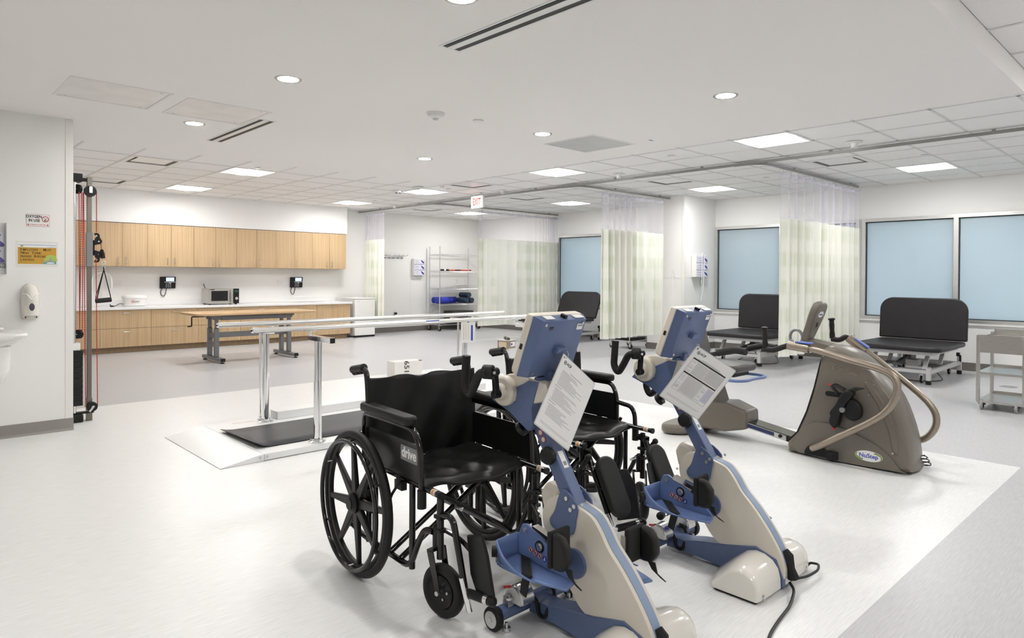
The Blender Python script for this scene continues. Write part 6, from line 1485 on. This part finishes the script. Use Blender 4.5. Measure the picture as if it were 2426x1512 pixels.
# leaflet / glove holder at the picture edge
t = thing('leaflet_holder', 'clear wall holder with purple leaflets at the left picture edge', 'holder', (.60, LY, 1.285))
part('back_plate', MB().box(-.16, .122, -.004, 0, 0, .40), mat('clear_acrylic', (.74, .73, .73), .12), t, smooth=0); part('side_wall', MB().box(.117, .122, -.05, -.004, 0, .40), mat('clear_acrylic_edge', (.66, .65, .66), .12), t, smooth=0)
for k, z in enumerate((.215, .09)):
    lf_ = part('leaflet', MB().box(-.15, .105, -.012, -.004, z, z + .115), M['glovebox'], t, smooth=0); part('leaflet_art', MB().prism(smooth_poly([(.02, z + .002), (.06, z + .05), (.10, z + .03), (.104, z + .002)], 3), .012, .0126, frame((0, 0, 0), (1, 0, 0), (0, 0, 1))), mat('violet_art', (.12, .10, .34), .4), lf_)
    part('hand_icon', MB().prism(circ(.078, z + .09, .009, 10), .012, .0126, frame((0, 0, 0), (1, 0, 0), (0, 0, 1))), M['ink'], lf_)
gb_ = part('grey_label', MB().box(-.15, .115, -.0125, -.004, .05, .085), M['greypaint'], t, smooth=0); text('label_lettering', 'GLOVES', .026, M['paper'], gb_, frame((.112, -.013, .067), (1, 0, 0), (0, 0, 1)), 'RIGHT', .0004)

# ------------------------------------------------------------------ pulley exercise machine behind the wall end
def rope_mat():
    m = bpy.data.materials.new('red_rope'); m.use_nodes = True; nt = m.node_tree; b = nt.nodes['Principled BSDF']; b.inputs['Roughness'].default_value = .7
    tc = nt.nodes.new('ShaderNodeTexCoord'); wv = nt.nodes.new('ShaderNodeTexWave'); wv.bands_direction = 'Z'; wv.inputs['Scale'].default_value = 16; wv.inputs['Distortion'].default_value = 1
    nt.links.new(tc.outputs['Object'], wv.inputs[0]); r = nt.nodes.new('ShaderNodeValToRGB'); r.color_ramp.elements[0].color = (.10, .01, .01, 1); r.color_ramp.elements[1].color = (.58, .05, .04, 1); r.color_ramp.elements[0].position = .25; r.color_ramp.elements[1].position = .4
    nt.links.new(wv.outputs[0], r.inputs[0]); nt.links.new(r.outputs[0], b.inputs['Base Color']); return m
M['rope'] = rope_mat()
px0, py0 = 1.30, 6.85
pm = thing('pulley_machine', 'tall pulley weight machine with red ropes behind the wall end', 'pulley machine', (px0, py0, 0))
part('base_block', MB().box(-.11, -.008, -.06, .10, 0, .068), M['rubber'], pm, bevel=.008); part('base_plate', MB().box(-.10, .075, -.03, .03, .068, .082), M['black'], pm)
part('top_block', MB().box(-.11, -.015, -.06, .08, 2.09, 2.16), M['rubber'], pm, bevel=.005)
for x, y in ((-.068, -.02), (-.068, .05)): part('guide_rod', MB().cyl((x, y, .08), (x, y, 2.09), .011, n=14), M['chrome'], pm)
part('stack_carriage', MB().box(-.105, -.028, -.04, .07, .625, .69), M['white'], pm, bevel=.004)
for k in range(10): part('weight_plate', MB().box(-.115, -.012, -.055, .085, .145 + .048 * k, .145 + .048 * k + .0465), M['rubber'], pm, bevel=.003)
part('spring_guide', MB().tube([(-.07 + .02 * math.cos(k * .9), .02 * math.sin(k * .9), .085 + .0011 * k) for k in range(50)], .003, 5), M['zinc'], pm); part('selector_chain', MB().cyl((-.002, -.05, .13), (-.006, -.05, .60), .003, n=6), M['zinc'], pm)
part('post', MB().box(.026, .062, -.018, .018, .01, 2.14), M['steel'] if False else mat('bronze_steel', (.20, .18, .155), .35, metal=.8), pm, bevel=.003); part('post_foot', MB().box(.022, .066, -.022, .022, 0, .20), bpy.data.materials['bronze_steel'], pm, bevel=.003)
part('top_arm', MB().box(-.02, .06, -.012, .012, 2.10, 2.13), M['black'], pm)
part('sliding_sleeve', MB().box(.020, .068, -.026, .026, 1.355, 1.655), M['greypaint'], pm, bevel=.003)
def pulley(x, y, z, r, ax=(0, 1, 0)):
    p = part('pulley', MB().lathe([(0, -.012), (r * .3, -.014), (r, -.012), (r * .88, 0), (r, .012), (r * .3, .014), (0, .012)], (x, y, z), ax, n=32), M['rubber'], pm)
    part('pulley_axle', MB().cyl(V((x, y, z)) - V(ax) * .02, V((x, y, z)) + V(ax) * .02, .007, n=10), M['zinc'], p); return p
p = pulley(.044, -.04, 2.015, .048); part('pulley_bracket', MB().box(.034, .058, -.062, -.058, 2.0, 2.06).box(.034, .058, -.062, -.02, 2.056, 2.06), M['zinc'], p)
p = pulley(-.045, .0, 2.03, .042, (.8, .6, 0)); pulley(-.035, .0, .765, .04, (.8, .6, 0))
p = pulley(.058, -.045, .125, .042); part('pulley_bracket', MB().prism([(.03, .09), (.042, .08), (.078, .128), (.066, .138)], .060, .064, frame((0, 0, 0), (1, 0, 0), (0, 0, 1))), M['zinc'], p)
for z0, sg in ((1.545, 1), (1.50, -1)):
    lob = [(.082, .0), (.082, sg * .06), (.095, sg * .072)] + [(.094 + .026 * math.cos(q), sg * (.083 + .026 * math.sin(q))) for q in [2.4 - k * .45 for k in range(7)]] + [(.112 + .026 * math.cos(q), sg * (.034 + .026 * math.sin(q))) for q in [.9 - k * .5 for k in range(6)]]
    cmz = part('cam_housing', MB().prism([(a, b + z0) for a, b in lob], .0, .012, frame((0, -.02, 0), (1, 0, 0), (0, 0, 1))), M['greypaint'] if False else M['black'], pm)
    for a, b in ((.094, .083), (.112, .034)): part('cam_bolt', MB().cyl((a, -.034, z0 + sg * b), (a, -.03, z0 + sg * b), .006, n=10), M['zinc'], cmz)
part('hinge_plate', MB().box(.066, .084, -.012, .012, 1.455, 1.59), M['black'], pm)
for pts in ([(.092, -.04, 2.01), (.093, -.04, 1.66)], [(.089, -.04, 1.43), (.10, -.045, .13)], [(-.005, -.04, 2.0), (.01, -.045, .13)], [(-.04, -.045, 2.0), (-.03, -.02, .76)], [(-.022, -.045, 2.0), (-.035, -.045, .80)], [(-.012, -.05, 2.0), (-.016, -.05, .78)], [(.128, -.026, 1.56), (.135, -.03, 1.49)]):
    part('rope', MB().tube(pts, .0036, 6), M['rope'], pm)
hd_ = thing('rope_handle', 'black grip handle hanging from the pulley machine on a strap', 'handle', (px0 + .148, py0 - .03, 1.06))
part('rope_stops', MB().ball((-.012, 0, .435), .016, 12, 8).ball((-.026, -.0, .41), .014, 12, 8).cyl((-.01, 0, .425), (-.002, 0, .37), .018, n=12), M['rubber'], hd_); part('carabiner', MB().torus((0, 0, .335), (0, 1, .0), .014, .0035, 16, 6).torus((.004, 0, .305), (.3, 1, 0), .012, .003, 16, 6), M['chrome'], hd_)
for x in (-.058, -.046, .056): part('strap', MB().tube(bend([(.0, 0, .295), (.003, 0, .27), (x, 0, .03), (x * .98, 0, .0)], .01, 3), .0042, 6), M['felt'], hd_)
part('grip', MB().cyl((-.062, 0, -.008), (.062, 0, .003), .021, n=18), M['rubber'], hd_, bevel=.004)
